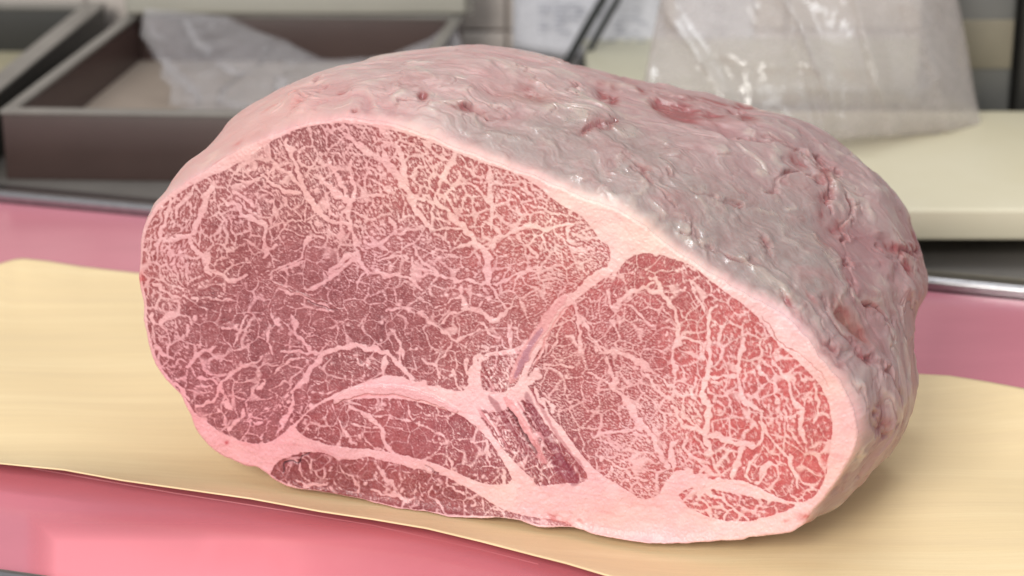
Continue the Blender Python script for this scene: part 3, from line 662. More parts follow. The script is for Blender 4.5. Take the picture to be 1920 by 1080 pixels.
def mixc(m, c, k=1.0):
    global ALB
    ALB = ALB + (lin(c)*.86-ALB)*(m*k)[..., None]
def Q(ox, oy, s, pts): return [(ox+x/s, oy+y/s) for x, y in pts]
# lean strips running down between the two big muscles
for wd, pts, c, k in ((15, [(1530,170),(1600,330),(1690,470),(1790,620)], (140,62,80), .5), (26, [(1690,520),(1760,600),(1800,640)], (138,58,76), .55), (12, [(1340,180),(1440,330),(1560,500)], (150,74,84), .6), (7, [(1560,150),(1640,300),(1740,450),(1850,570)], (176,96,104), .55)):
    mixc(stroke(wd, Q(460,680,2.909,pts), 3), c, k)
streak = np.clip(gnoise(1.1, ang=math.radians(58), asp=14, seed=95), -2, 2)
m6 = blur((masks['m6'] | masks['m7']).astype(f32), 3)
ALB = ALB*(1+.20*(streak*m6)[..., None]*np.array([.6, 1.2, 1.1])); H += streak*m6*.00012
cr = stroke(5, Q(460,680,2.909,[(1440,240),(1500,350),(1590,490)]), 2); mixc(cr, (92,36,44), .75); H -= cr*.0012
# silvery tendons
t1 = stroke(19, Q(700,480,3.177,[(1140,250),(1060,330),(990,450),(920,560),(850,680),(835,740)]), 2.5)
t1e = stroke(11, Q(700,480,3.177,[(1000,440),(930,550),(880,650),(850,715)]), 3)
mixc(t1, (228,160,160), .75); mixc(t1e, (178,124,140), .75); H += t1*.0003
t1l = stroke(3.4, Q(700,480,3.177,[(1190,290),(1110,350),(1050,440),(1005,540),(960,650)]), 2); mixc(t1l, (212,118,116), .5); H -= t1l*.0003
t2 = stroke(17, Q(460,680,2.909,[(500,205),(560,165),(680,140),(830,145),(960,180),(1080,220),(1150,260)]), 2.5)
mixc(t2, (232,178,180), .8); H += t2*.0009
t2l = stroke(2.4, Q(460,680,2.909,[(560,190),(680,172),(830,180),(960,205),(1100,265)]), 1.5); mixc(t2l, (214,124,120), .5)
t3 = stroke(15, Q(460,680,2.909,[(1430,190),(1500,290),(1580,430),(1640,540)]), 3); mixc(t3, (232,158,160), .7); H += t3*.0004
# small dark cracks and membrane folds
for wd, pts, c, k, dep in ((2.2, Q(460,680,2.909,[(212,590),(212,550),(255,530),(298,548),(303,505),(360,487)]), (70,44,52), .9, .0008),
                           (3.5, Q(460,680,2.909,[(985,560),(1030,590),(1060,600)]), (120,60,60), .5, .0008), (1.8, Q(1100,440,2.572,[(845,400),(900,470),(925,530),(1000,560)]), (186,96,86), .75, .0005),
                           (1.8, Q(1100,440,2.572,[(930,530),(1050,585),(1140,670),(1165,740)]), (214,120,112), .45, .0004), (2.0, Q(240,480,2.571,[(860,222),(960,256),(1005,262)]), (112,56,64), .7, .0005),
                           (2.2, Q(240,480,2.571,[(700,130),(830,190),(960,225)]), (210,150,150), .5, -.0004), (3, Q(240,480,2.571,[(1050,480),(1120,500),(1190,540)]), (190,120,124), .4, .0004),
                           (2, Q(460,680,2.909,[(170,600),(190,560),(240,520)]), (190,110,110), .5, .0004), (1.8, Q(1100,440,2.572,[(180,190),(230,190),(270,215)]), (240,170,165), .5, -.0002)):
    s_ = stroke(wd, pts, 1.2); mixc(s_, c, k); H -= s_*dep
for (x, y, rx, ry, c, k) in ((1515,967,16,7,(196,92,80),.75), (1475,975,6,4,(214,110,108),.7), (424,830,6,4,(190,70,80),.8), (1270,880,5,4,(216,90,90),.7), (1048,978,20,7,(206,112,108),.4), (716,608,6,22,(96,50,58),.45), (390,412,30,6,(214,110,104),.0), (262,522,8,14,(206,90,92),.6), (1110,498,8,8,(214,96,96),.0)):
    mixc(np.exp(-(((XX-x)/rx)**2+((YY-y)/ry)**2)).astype(f32)*(1+.3*gnoise(2, seed=97)).clip(0, 1.5), c, k)
# darkish ragged lean crumbs in the bottom rim
cr_ = np.exp(-(((XX-1050)/48)**2+((YY-972-(XX-1050)*.12)/9)**2)); mixc((np.clip(gnoise(2, ang=.4, asp=2, seed=98)-.1, 0, 1)*cr_).astype(f32), (196,96,96), .8)
# faint fibres in the fat below
fib = np.clip(gnoise(1.3, ang=.15, asp=12, seed=99)-.8, 0, 1)*(~anym); ALB = ALB*(1-.10*fib[..., None]*np.array([.3, 1, .9]))
ALB = np.clip(ALB, .01, .9).astype(f32)

# mesh of the cut face: a fine sheet of quads, border vertices pulled onto the outline
ST = 1.2
OUT = smooth_line(FACE+[FACE[0]], 2); OUT = OUT[:-1] if np.allclose(OUT[0], OUT[-1]) else OUT
def resample(p, n, closed=True):
    q = np.vstack([p, p[:1]]) if closed else p; d = np.r_[0, np.cumsum(np.hypot(*np.diff(q, axis=0).T))]
    s = np.linspace(0, d[-1], n, endpoint=not closed); return np.stack([np.interp(s, d, q[:, k]) for k in range(2)], -1), d[-1]
NU = 1500
OUT, PER = resample(OUT, NU)
jr = np.random.default_rng(3).standard_normal(NU); jr = np.fft.irfft(np.fft.rfft(jr)*np.exp(-(np.fft.rfftfreq(NU)*14)**2)*1.0, NU); jr /= jr.std()
j2 = np.random.default_rng(4).standard_normal(NU); j2 = np.fft.irfft(np.fft.rfft(j2)*np.exp(-(np.fft.rfftfreq(NU)*45)**2), NU); j2 /= j2.std()
tg = np.roll(OUT, -1, 0)-np.roll(OUT, 1, 0); tg /= np.linalg.norm(tg, axis=1)[:, None]; nr = np.stack([tg[:, 1], -tg[:, 0]], -1)
OUT = OUT + nr*(jr*.7+j2*1.1)[:, None]
gx_ = np.arange(MX0, MX0+MW-2, ST); gy_ = np.arange(MY0, MY0+MH-2, ST)
GX, GY = np.meshgrid(gx_, gy_)
ins = poly_mask([tuple(p) for p in OUT], GX, GY)
cell = ins[:-1, :-1] | ins[1:, :-1] | ins[:-1, 1:] | ins[1:, 1:]
use = np.zeros_like(ins); use[:-1, :-1] |= cell; use[1:, :-1] |= cell; use[:-1, 1:] |= cell; use[1:, 1:] |= cell
bx = use & ~ins; P2 = np.stack([GX[bx], GY[bx]], -1)
nearest = np.empty(len(P2), int)
for a in range(0, len(P2), 1500):
    nearest[a:a+1500] = (((P2[a:a+1500, None]-OUT[None])**2).sum(-1)).argmin(1)
GX[bx] = OUT[nearest, 0]; GY[bx] = OUT[nearest, 1]
def samp(A, x, y):
    x = np.clip(x-MX0, 0, MW-1.01); y = np.clip(y-MY0, 0, MH-1.01); i = x.astype(int); j = y.astype(int); u = x-i; v = y-j
    if A.ndim == 3: u = u[..., None]; v = v[..., None]
    return A[j, i]*(1-u)*(1-v)+A[j, i+1]*u*(1-v)+A[j+1, i]*(1-u)*v+A[j+1, i+1]*u*v
edge_d = blur(poly_mask([tuple(p) for p in OUT]).astype(f32), 5.0)            # round the rim of the cut over
H = H - .0016*np.clip((1-edge_d)*2-.35, 0, 1)**1.6
Hs = samp(H, GX, GY)
P3 = face3(GX, GY) + nout*Hs[..., None]; P3[..., 2] = np.maximum(P3[..., 2], GZ)
COLF = samp(ALB, GX, GY); FATF = samp(fat, GX, GY); WET = samp(np.clip(t2+.7*t1e, 0, 1), GX, GY)
cxm = (gx_[:-1]+ST/2-MX0).astype(int); cym = (gy_[:-1]+ST/2-MY0).astype(int)
part = np.zeros(cell.shape, int)
for k, nm in enumerate(('m1', 'm2', 'm3', 'm4', 'm5', 'm6', 'm7')): part[masks[nm][np.ix_(cym, cxm)]] = k+1
part[(np.maximum(t1, 0) > .5)[np.ix_(cym, cxm)]] = 8; part[(t2 > .5)[np.ix_(cym, cxm)]] = 9; part[~cell] = -1

def meat_mat():
    m, t, b = nt('marbled_beef'); at = node(t, 'ShaderNodeAttribute', attribute_name='Albedo')
    t.links.new(at.outputs['Color'], b.inputs['Base Color'])
    tc = node(t, 'ShaderNodeTexCoord'); n = node(t, 'ShaderNodeTexNoise', Scale=900.0, Detail=3.0, Roughness=.6); n2 = node(t, 'ShaderNodeTexNoise', Scale=260.0, Detail=4.0)
    t.links.new(tc.outputs['Object'], n.inputs['Vector']); t.links.new(tc.outputs['Object'], n2.inputs['Vector'])
    ad = node(t, 'ShaderNodeMath', operation='ADD'); t.links.new(n.outputs['Fac'], ad.inputs[0]); t.links.new(n2.outputs['Fac'], ad.inputs[1])
    bp = node(t, 'ShaderNodeBump', Strength=.6, Distance=.0004); t.links.new(ad.outputs[0], bp.inputs['Height']); t.links.new(bp.outputs[0], b.inputs['Normal'])
    wa = node(t, 'ShaderNodeAttribute', attribute_name='wet')
    mr = node(t, 'ShaderNodeMapRange'); mr.inputs['To Min'].default_value = .34; mr.inputs['To Max'].default_value = .2; t.links.new(wa.outputs['Fac'], mr.inputs['Value'])
    t.links.new(mr.outputs[0], b.inputs['Roughness'])
    b.inputs['Specular IOR Level'].default_value = .38
    return m
MM = meat_mat()
root = empty('beef_block', tuple(anchor*np.array([1, 1, 0]) + np.array([-.1, .05, GZ]))); tag(root, 'large block of raw marbled beef standing on the pale wooden sheet', 'beef')
off = np.array(root.location)
gi = np.arange(GX.size).reshape(GX.shape)
quads = np.stack([gi[:-1, :-1], gi[1:, :-1], gi[1:, 1:], gi[:-1, 1:]], -1)
Pf = P3.reshape(-1, 3)-off; Cf = COLF.reshape(-1, 3); Wf = WET.reshape(-1)
PN = {0: ('seam_fat', 'pale pink fat seams and rim of the cut face'), 1: ('muscle', 'largest marbled muscle, upper left of the cut face'), 2: ('muscle', 'brightest, most finely marbled muscle on the right of the cut face'),
      3: ('muscle', 'small marbled muscle low on the right of the cut face'), 4: ('muscle', 'leaf shaped muscle below the curved silvery tendon'), 5: ('muscle', 'darkest muscle along the bottom edge of the cut face'),
      6: ('muscle', 'striped muscle strip between the two largest muscles'), 7: ('muscle', 'tiny muscle beside the lower end of the slanting tendon'), 8: ('tendon', 'slanting greyish tendon between the two largest muscles'), 9: ('tendon', 'curved shiny tendon over the leaf shaped muscle')}
for k, (nm, lb) in PN.items():
    F = quads[part == k]; un, inv = np.unique(F, return_inverse=True)
    o = mesh_obj(nm, Pf[un], inv.reshape(F.shape), MM, root, True, Cf[un], {'wet': Wf[un]}); o['label'] = lb

# ---------------------------------------------------------------- outer fat cap, lofted from the rim of the cut to the far outline
SIL = [((264,451),(261,455),.02),((268,427),(267,428),.02),((284,395),(280,400),.02),((309,367),(303,368),.02),((344,342),(331,330),.025),((382,320),(352,303),.03),((429,293),(388,281),.04),((460,276),(416,243),.05),((508,253),(447,209),.06),((561,233),(500,178),.08),((600,225),(548,155),.09),
       ((633,221),(600,129),.10),((665,220),(665,117),.11),((700,224),(740,106),.125),((735,232),(810,98),.14),((763,240),(860,88),.15),((790,252),(905,87),.155),((810,260),(950,91),.16),((864,280),(1040,112),.165),((920,299),(1110,130),.17),((968,317),(1180,146),.17),((1015,340),(1250,161),.17),
       ((1062,356),(1320,178),.17),((1097,373),(1400,197),.17),((1141,388),(1470,213),.17),((1188,409),(1520,228),.17),((1220,434),(1560,252),.17),((1263,467),(1600,287),.17),((1302,490),(1640,322),.17),((1349,522),(1675,360),.17),((1388,545),(1698,395),.17),((1430,573),(1718,438),.165),((1473,597),(1732,490),.16),
       ((1508,627),(1739,535),.155),((1530,658),(1737,562),.15),((1559,697),(1718,588),.14),((1583,732),(1708,640),.12),((1600,767),(1707,690),.11),((1608,805),(1712,750),.10),((1604,840),(1703,800),.09),((1592,864),(1684,835),.08),((1570,901),(1650,872),.06),((1547,932),(1617,905),.05),((1525,958),(1570,945),.03),((1508,983),(1515,990),.015)]
cum = np.arange(NU)/NU
ctl = []
for A_, S_, d_ in SIL:
    i = ((OUT-np.array(A_))**2).sum(1).argmin(); r = ray(*S_)
    a = anchor + ein*d_; t = ((a-CAM)@nout)/(r@nout); P = CAM + r*t
    if P[2] < .004: P = gz(S_[0], S_[1], .004)
    ctl.append((i, P, np.clip(d_/.1, .1, 1)))
A3 = face3(OUT[:, 0], OUT[:, 1]); cen = A3.mean(0)
lo = min(c[0] for c in ctl); hi = max(c[0] for c in ctl); known = {c[0] for c in ctl}
gap = [i for i in range(0, NU, 40)]
srt = sorted(ctl, key=lambda c: c[0]); ks = [c[0] for c in srt]
# hidden underside: the stretch of outline without a control point
gaps = [(ks[(j+1) % len(ks)]-ks[j]) % NU for j in range(len(ks))]; gmax = int(np.argmax(gaps)); g0 = ks[gmax]; gl = gaps[gmax]
for q in range(60, gl-59, 40):
    i = (g0+q) % NU; P = A3[i] + ein*.11*np.clip(q/200, .25, 1)*np.clip((gl-q)/200, .25, 1) + (cen-A3[i])*np.array([.16, .16, .04]); P[2] = max(P[2], .003); ctl.append((i, P, .4))
ctl.sort(key=lambda c: c[0])
ki = np.array([c[0] for c in ctl]); kp = np.array([c[1] for c in ctl])
ki3 = np.r_[ki-NU, ki, ki+NU]; kp3 = np.vstack([kp, kp, kp])
B3 = np.stack([np.interp(np.arange(NU), ki3, kp3[:, k]) for k in range(3)], -1)
def psm(A, s):
    f = np.fft.rfftfreq(NU)[:, None]; return np.fft.irfft(np.fft.rfft(A, axis=0)*np.exp(-2*(np.pi*s*f)**2), NU, axis=0)
B3 = psm(B3, 9)
rv = B3-CAM; rv /= np.linalg.norm(rv, axis=1)[:, None]
Lab = np.linalg.norm(B3-A3, axis=1)[:, None]
# outward direction of the outline in the face plane
tg3 = np.roll(A3, -3, 0)-np.roll(A3, 3, 0); o3 = np.cross(tg3, nout); o3 /= np.linalg.norm(o3, axis=1)[:, None]+1e-9
if ((A3-cen)*o3).sum(1).mean() < 0: o3 = -o3
o3 = psm(o3, 12)
hid = np.zeros(NU); hid[(g0+np.arange(30, gl-30)) % NU] = 1; hid = psm(hid[:, None], 20)
NT = 460; t = (np.linspace(0, 1, NT)**1.15)[:, None, None]
A0 = A3 + nout*(samp(H, OUT[:, 0], OUT[:, 1])[:, None]-.00012)
C1 = A0 + ein*.30*Lab + o3*.10*Lab*(1-hid); C2 = B3 - rv*np.minimum(.42*Lab, .045)*(1-hid) 
PT = (1-t)**3*A0 + 3*(1-t)**2*t*C1 + 3*(1-t)*t*t*C2 + t**3*B3
# tuck in slightly inside the cut at the very start
lip = np.exp(-np.linspace(0, 1, NT)/.012)[:, None, None]
phi = np.linspace(0, np.pi/2, 70)[1:, None, None]; cb_ = B3.mean(0) + ein*.0
PR = B3 + rv*.05*np.sin(phi) + (cb_-B3)*(1-np.cos(phi))
PT = np.concatenate([PT, PR], 0); PT[..., 2] = np.maximum(PT[..., 2], GZ+.0012)
NTT = PT.shape[0]
du = np.roll(PT, -1, 1)-np.roll(PT, 1, 1); dt = np.gradient(PT, axis=0); nn = np.cross(du, dt); nn /= np.linalg.norm(nn, axis=2)[..., None]+1e-12
if ((PT-PT.mean((0, 1)))*nn).sum(2).mean() < 0: nn = -nn
# noise lookup in unrolled metres
TS = 2048; TM = .36; fx = np.fft.rfftfreq(TS)[None]; fy = np.fft.fftfreq(TS)[:, None]
def tnoise(mm, ang=0, asp=1.0, seed=0):
    s = mm/1000*TS/TM; g = np.random.default_rng(seed).standard_normal((TS, TS)); c, q = math.cos(ang), math.sin(ang)
    o = np.fft.irfft2(np.fft.rfft2(g)*np.exp(-2*(np.pi*s)**2*(((fx*c+fy*q)*asp)**2+(-fx*q+fy*c)**2)), s=g.shape); return ((o-o.mean())/o.std()).astype(f32)
def tsamp(Tx, a, b):
    x = (a/TM*TS) % TS; y = (b/TM*TS) % TS; i = x.astype(int); j = y.astype(int); u = x-i; v = y-j; i1 = (i+1) % TS; j1 = (j+1) % TS
    return Tx[j, i]*(1-u)*(1-v)+Tx[j, i1]*u*(1-v)+Tx[j1, i]*(1-u)*v+Tx[j1, i1]*u*v
ua = np.r_[0, np.cumsum(np.linalg.norm(np.diff(psm(A3*.6+B3*.4, 10), axis=0), axis=1))][None].repeat(NTT, 0)
vb = np.concatenate([np.zeros((1, NU)), np.cumsum(np.linalg.norm(np.diff(PT, axis=0), axis=2), 0)], 0)
def tfract(mm, beta, seed, ang=0, asp=1.0, cut=.3):
    g = np.random.default_rng(seed).standard_normal((TS, TS)); c, q = math.cos(ang), math.sin(ang)
    f = np.sqrt(((fx*c+fy*q)*asp)**2+(-fx*q+fy*c)**2)*TS/TM/1000          # cycles per millimetre across the grain
    o = np.fft.irfft2(np.fft.rfft2(g)*(f**2+(1/(mm*4))**2)**(-beta/2)*np.exp(-(f*cut*2)**2), s=g.shape); return ((o-o.mean())/o.std()).astype(f32)
wa_ = tnoise(7, seed=1); wb_ = tnoise(7, seed=2)
wa_ = tfract(7, 2.8, 1, cut=1.0); wb_ = tfract(7, 2.8, 2, cut=1.0); wa2 = ua + .0035*tsamp(wa_, ua, vb); wb2 = vb + .0035*tsamp(wb_, ua, vb)
AG = .35
r1 = np.abs(tsamp(tfract(7.0, 3.0, 11, AG, 1.5, .9), wa2, wb2)); r2 = np.abs(tsamp(tfract(3.5, 2.8, 12, AG, 1.6, .8), wa2, wb2)); r3 = np.abs(tsamp(tfract(1.0, 1.6, 13, AG, 2.2), wa2, wb2))
s1 = tsamp(tfract(9, 3.4, 14, AG, 1.3, 1.0), wa2, wb2); fb = tsamp(tfract(.6, 1.3, 15, AG, 5, .15), wa2, wb2); fb2 = tsamp(tfract(1.5, 1.5, 16, AG+.3, 3.5, .2), ua, vb); s2 = tsamp(tfract(3.0, 3.0, 17, AG, 1.4, .8), wa2, wb2); s0 = tsamp(tnoise(.35, 0, 1, 18), wa2, wb2)
mk1 = 1/(1+np.exp(-5*(s2*.5+s1*.5-.1))); crease = np.exp(-(r1/.10)**2)*.9*mk1 + np.exp(-(r2/.11)**2)*.6*(1-mk1)*np.clip(1+s1, 0, 1)
crease3 = np.exp(-(r3/.2)**2)
qx, qy = proj(PT.reshape(-1, 3)); qx = qx.reshape(NTT, NU); qy = qy.reshape(NTT, NU)
def blob(x, y, rx, ry, a=0):
    c, s = math.cos(math.radians(a)), math.sin(math.radians(a)); X = qx-x; Y = qy-y
    return np.exp(-((X*c+Y*s)/rx)**2-((-X*s+Y*c)/ry)**2)
vis = np.r_[np.ones(NT), np.zeros(NTT-NT)][:, None]
tt = np.r_[np.linspace(0, 1, NT), np.ones(NTT-NT)][:, None]
# how rough the surface is: smooth pale shoulder at left, gnarled on top and right
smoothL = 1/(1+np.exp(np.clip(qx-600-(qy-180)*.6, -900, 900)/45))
rimk = np.clip(vb/.010, 0, 1)**1.2
rough = (.30+.70*(1-smoothL))*rimk
grey = np.clip(sum(blob(*g) for g in ((930,265,90,35,25),(1060,300,130,50,25),(1200,370,150,60,32),(1330,430,130,80,40),(1450,440,90,110,60),(1380,500,90,50,45),(1500,520,60,80,60),(1150,260,120,40,15))), 0, 1.1)
pink_z = np.clip(sum(blob(*g) for g in ((700,180,140,40,0),(900,140,120,30,0),(480,230,90,60,0),(1350,330,60,30,20),(1480,300,60,40,0),(1600,420,50,70,40),(1680,560,40,60,0),(1600,600,70,60,40))), 0, 1)
gn = 1-.70*np.clip(grey, 0, 1)
disp = .62*rough*(-.0012*crease*gn + .0013*s1*(.45+.55*gn) + .00040*s2 + .000012*fb + .00003*fb2*(.4+grey))
red = np.zeros_like(qx); PITS = [(1280,205,34,13,15,1.0),(1245,190,18,9,10,.8),(1335,215,26,9,20,.7),(1385,205,20,9,-20,.8),(1400,222,16,8,10,.7),(1130,172,16,9,40,.8),(1150,178,10,12,0,.7),(930,170,26,10,10,.6),(985,175,20,12,30,.55),(1010,185,16,9,0,.5),(880,205,30,7,5,.4),
    (640,170,16,6,-35,.55),(760,155,28,7,-5,.55),(792,178,8,10,0,.6),(665,205,6,5,0,.8),(560,200,16,5,-40,.45),(500,225,14,4,-20,.3),(1115,240,34,8,-10,.35),(1080,120,20,6,20,.5),(1180,152,26,6,20,.6),(1210,165,14,7,20,.8),(1330,190,50,4,14,.7),
    (1495,305,18,8,40,.5),(1545,395,10,26,-10,.55),(1565,435,22,16,-40,.75),(1585,470,8,10,0,.5),(1590,490,7,7,0,.55),(1540,330,12,24,20,.3),(1655,455,40,6,30,.5),(1700,505,6,16,-20,.5),(1690,410,8,22,-30,.4),(1720,445,9,34,-12,.75),(1700,460,8,18,0,.4),
    (1590,590,20,10,48,.8),(1615,620,26,9,45,.75),(1565,560,6,14,0,.5),(1620,660,18,9,50,.55),(1640,570,10,5,20,.35),(1480,570,20,5,45,.3),(1655,790,7,9,0,.8),(1640,775,6,6,0,.5),(1650,762,9,5,0,.4),(1520,560,16,4,50,.35),(1600,520,12,5,20,.3),(1545,520,14,4,60,.25)]
pit = np.zeros_like(qx)
wob = 1+.5*s2
for x, y, rx, ry, a, k in PITS:
    g = blob(x+0*qx, y+0*qx, rx*1.15, ry*1.25, a)*wob
    red = np.maximum(red, g*k); pit = np.maximum(pit, g*k)
disp -= vis*rimk*.0022*np.clip(pit, 0, 1)**1.3
LUMP = [(560,190,26,22,0,1.0),(1110,215,40,22,20,.6),(1050,190,36,16,10,.5),(1600,330,22,46,-35,.8),(1640,380,20,50,-30,.9),(1665,500,16,40,-25,.8),(1560,350,16,34,-20,.6),(1520,360,20,30,0,.4),(1440,240,60,16,14,.7),(1700,540,24,22,0,.6),(1610,540,18,14,0,.5),(1300,160,50,7,14,.3),(1480,640,60,10,48,.5),(1560,720,60,9,52,.6),(1000,240,50,12,14,.4)]
for x, y, rx, ry, a, k in LUMP: disp += vis*rimk*.0030*k*blob(x, y, rx, ry, a)
FOLDS = [(7,.0016,.5,[(1425,560),(1470,585),(1520,628),(1570,690),(1620,760),(1655,820)]),(5,.0014,.7,[(1475,545),(1495,590),(1530,622),(1560,655)]),(6,.0014,.5,[(1540,560),(1600,640),(1650,690),(1690,745)]),
    (5,.0016,.8,[(1640,450),(1660,465),(1695,482),(1712,470),(1735,455)]),(5,.0014,.7,[(1690,488),(1705,510),(1725,522)]),(5,.0012,.6,[(1530,290),(1556,330),(1560,392)]),(5,.0018,.9,[(1600,395),(1578,430),(1585,465),(1608,500),(1602,530)]),
    (4,.0012,.6,[(1560,320),(1590,360),(1600,395)]),(4,.0010,.5,[(1230,175),(1300,190),(1380,196),(1440,215)]),(4,.0012,.6,[(1060,250),(1110,247),(1150,232),(1175,215)]),(4,.0010,.5,[(850,205),(900,212),(940,208)]),(3,.0008,.45,[(700,190),(760,182),(830,196),(905,212)]),
    (3,.0008,.5,[(600,150),(590,170),(570,190),(548,214)]),(3,.0007,.4,[(520,205),(545,180),(580,178),(590,200)]),(4,.001,.4,[(1390,250),(1450,262),(1510,290),(1545,330)]),(4,.001,.4,[(1445,345),(1500,330),(1540,345)]),(4,.0011,.45,[(1640,540),(1660,590),(1690,640)]),
    (4,.001,.35,[(1250,330),(1310,365),(1380,385)]),(3,.0008,.4,[(1170,300),(1230,345),(1262,400)]),(4,.0010,.4,[(1400,400),(1440,450),(1450,500)]),(4,.0012,.5,[(1652,745),(1640,775),(1655,800)]),(3,.0008,.4,[(980,150),(1040,165),(1090,190)]),(3,.0008,.35,[(1290,430),(1350,470),(1420,490)])]
fo = np.zeros_like(qx); fr_ = np.zeros_like(qx); VS = slice(0, NT); X0 = qx[VS]+6*s2[VS]+1.5*fb2[VS]; Y0 = qy[VS]+6*s1[VS]+3*np.roll(s2, 60, 1)[VS]; wv = np.clip(.65+.5*np.roll(s2, 200, 1)[VS], .1, 1.5)
for wd, dep, rdn, pts in FOLDS:
    p = smooth_line(pts, 2); d = np.full(X0.shape, 1e6)
    for (x0, y0), (x1, y1) in zip(p[:-1], p[1:]):
        dx, dy = x1-x0, y1-y0; tq = np.clip(((X0-x0)*dx+(Y0-y0)*dy)/(dx*dx+dy*dy+1e-6), 0, 1); d = np.minimum(d, np.hypot(X0-x0-tq*dx, Y0-y0-tq*dy))
    d = d/(.6+.5*wv); g = np.exp(-(d/wd)**2)*wv; g2 = np.exp(-(d/(wd*3.2))**2)*wv
    fo[VS] += dep*(1.25*g-.55*g2)*rimk[VS]; fr_[VS] = np.maximum(fr_[VS], g*rdn)
disp -= fo
# fade the noise right at the far outline so the silhouette keeps its line, then go on behind
PT = PT + nn*disp[..., None]*np.where(np.arange(NTT)[:, None] > NT, .6, 1)[..., None]
PT[..., 2] = np.maximum(PT[..., 2], GZ+.0006)
# colours
def cc(c): return lin(c)*.86
pk = cc((216,182,178)); gr = cc((164,148,142)); mv = cc((190,160,158)); rimc = cc((250,200,182)); rd = cc((168,88,90)); wht = cc((226,208,194))
base = pk + (mv-pk)*np.clip((qx-900)/600, 0, 1)[..., None]  # darker mauve to the right: shade of that side partly in the colour
base = base*(1+.10*s1[..., None]*np.array([.3, .9, .8])+.07*s2[..., None]*np.array([.3, 1, .9]))
g_ = np.clip(grey*1.15+.25*s1*grey, 0, 1)[..., None]; base = base + (gr-base)*g_*.64; pt_ = np.clip(s1*.5+.25*np.roll(s2, 90, 1)-.1, 0, 1)[..., None]*rough[..., None]; base = base + (cc((196,140,140))-base)*pt_*.38
base = base*(1+.045*(fb*np.clip(grey+.25, 0, 1))[..., None]*np.array([.5, .9, 1.0])+.05*(fb2*np.clip(grey+.3, 0, 1))[..., None]*np.array([.5, 1.0, 1.0]))
st_ = np.exp(-(tsamp(tfract(3.0, 2.4, 19, AG+.5, 3.0, .3), ua, vb)/.07)**2)*(s2 > .1)*.55*rough; wm = np.clip(s2*.5-.35+st_, 0, 1)[..., None]*.55; base = base + (wht-base)*wm
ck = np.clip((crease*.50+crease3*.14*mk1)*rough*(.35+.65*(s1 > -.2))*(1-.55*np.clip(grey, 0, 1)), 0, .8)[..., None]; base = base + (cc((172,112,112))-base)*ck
rk = np.clip(red*1.05*(1+.35*fb2+.25*s2), 0, .92)[..., None]*vis[..., None]; base = base + (rd-base)*rk
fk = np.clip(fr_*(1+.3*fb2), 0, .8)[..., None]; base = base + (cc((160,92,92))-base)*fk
br = np.clip(blob(1600,600,50,16,48)+blob(1000,185,60,10,8)*.6+blob(1650,560,30,30,0)*.3, 0, 1)[..., None]*.5; base = base + (cc((170,124,104))-base)*br
rm = np.exp(-(vb/.0045)**2)[..., None]; fc_ = samp(fat_c.astype(f32), OUT[:, 0], OUT[:, 1])[None]
base = base + (fc_*np.ones_like(base)-base)*rm
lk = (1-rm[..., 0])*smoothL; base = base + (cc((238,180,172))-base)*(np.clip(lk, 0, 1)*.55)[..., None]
for x, y, rx, ry, a, k in ((418,300,16,3,-28,.8),(395,325,14,2.5,-28,.8),(445,268,10,3,-30,.4),(505,205,12,3,-30,.4),(1655,900,30,4,-50,.4),(1500,985,20,6,-20,.6)):
    g = (blob(x, y, rx, ry, a)*k)[..., None]; base = base + (cc((220,100,96))-base)*g
base = np.clip(base*(1-.09*rough[..., None]), .02, .9)
wet = np.clip(1.1*np.clip(s2*.6+.5*fb2-.55, 0, 1)*(.25+np.clip(grey, 0, 1))+.35*pit-.3*smoothL, 0, 1)*rimk
gi = np.arange(NTT*NU).reshape(NTT, NU); nx = np.roll(gi, -1, 1)
F = np.stack([gi[:-1], gi[1:], nx[1:], nx[:-1]], -1).reshape(-1, 4)
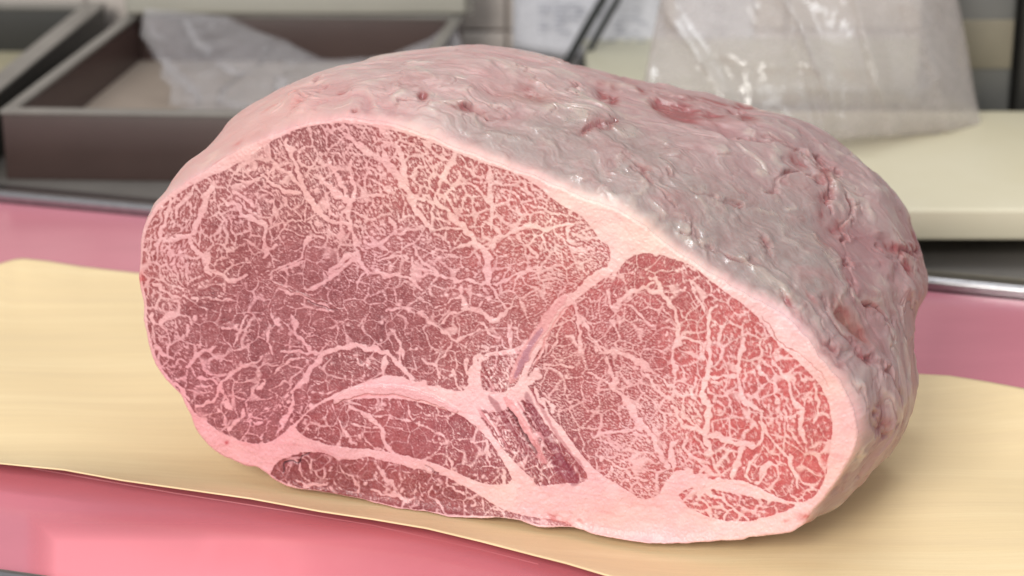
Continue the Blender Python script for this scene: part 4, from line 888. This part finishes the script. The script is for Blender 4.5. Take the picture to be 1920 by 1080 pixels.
def cap_mat():
    m, t, b = nt('wet_fat_cap'); at = node(t, 'ShaderNodeAttribute', attribute_name='Albedo'); t.links.new(at.outputs['Color'], b.inputs['Base Color'])
    tc = node(t, 'ShaderNodeTexCoord'); mp = node(t, 'ShaderNodeMapping'); mp.inputs['Rotation'].default_value = (0, .5, -.5); mp.inputs['Scale'].default_value = (1, 3.2, 3.2)
    t.links.new(tc.outputs['Object'], mp.inputs['Vector'])
    n = node(t, 'ShaderNodeTexNoise', Scale=190.0, Detail=3.0, Roughness=.5, Distortion=.8); n2 = node(t, 'ShaderNodeTexNoise', Scale=420.0, Detail=3.0)
    t.links.new(mp.outputs[0], n.inputs['Vector']); t.links.new(tc.outputs['Object'], n2.inputs['Vector'])
    ma = node(t, 'ShaderNodeMath', operation='MULTIPLY_ADD'); ma.inputs[1].default_value = .35; t.links.new(n2.outputs['Fac'], ma.inputs[0]); t.links.new(n.outputs['Fac'], ma.inputs[2])
    bp = node(t, 'ShaderNodeBump', Strength=.2, Distance=.0005); t.links.new(ma.outputs[0], bp.inputs['Height']); t.links.new(bp.outputs[0], b.inputs['Normal'])
    wa = node(t, 'ShaderNodeAttribute', attribute_name='wet'); mr = node(t, 'ShaderNodeMapRange'); mr.inputs['To Min'].default_value = .50; mr.inputs['To Max'].default_value = .2
    t.links.new(wa.outputs['Fac'], mr.inputs['Value']); t.links.new(mr.outputs[0], b.inputs['Roughness'])
    b.inputs['Specular IOR Level'].default_value = .5; t.links.new(wa.outputs['Fac'], b.inputs['Coat Weight']); b.inputs['Coat Roughness'].default_value = .10
    t.links.new(bp.outputs[0], b.inputs['Coat Normal'])
    b.inputs['Subsurface Weight'].default_value = .55; b.inputs['Subsurface Radius'].default_value = (1, .45, .35); b.inputs['Subsurface Scale'].default_value = .003
    return m
cap = mesh_obj('fat_cap', PT.reshape(-1, 3)-off, F, cap_mat(), root, True, base.reshape(-1, 3), {'wet': wet.reshape(-1)})
cap['label'] = 'greyish pink outer fat layer, gnarled and wet'
print('built in', round(time.time()-T0, 1), 's')
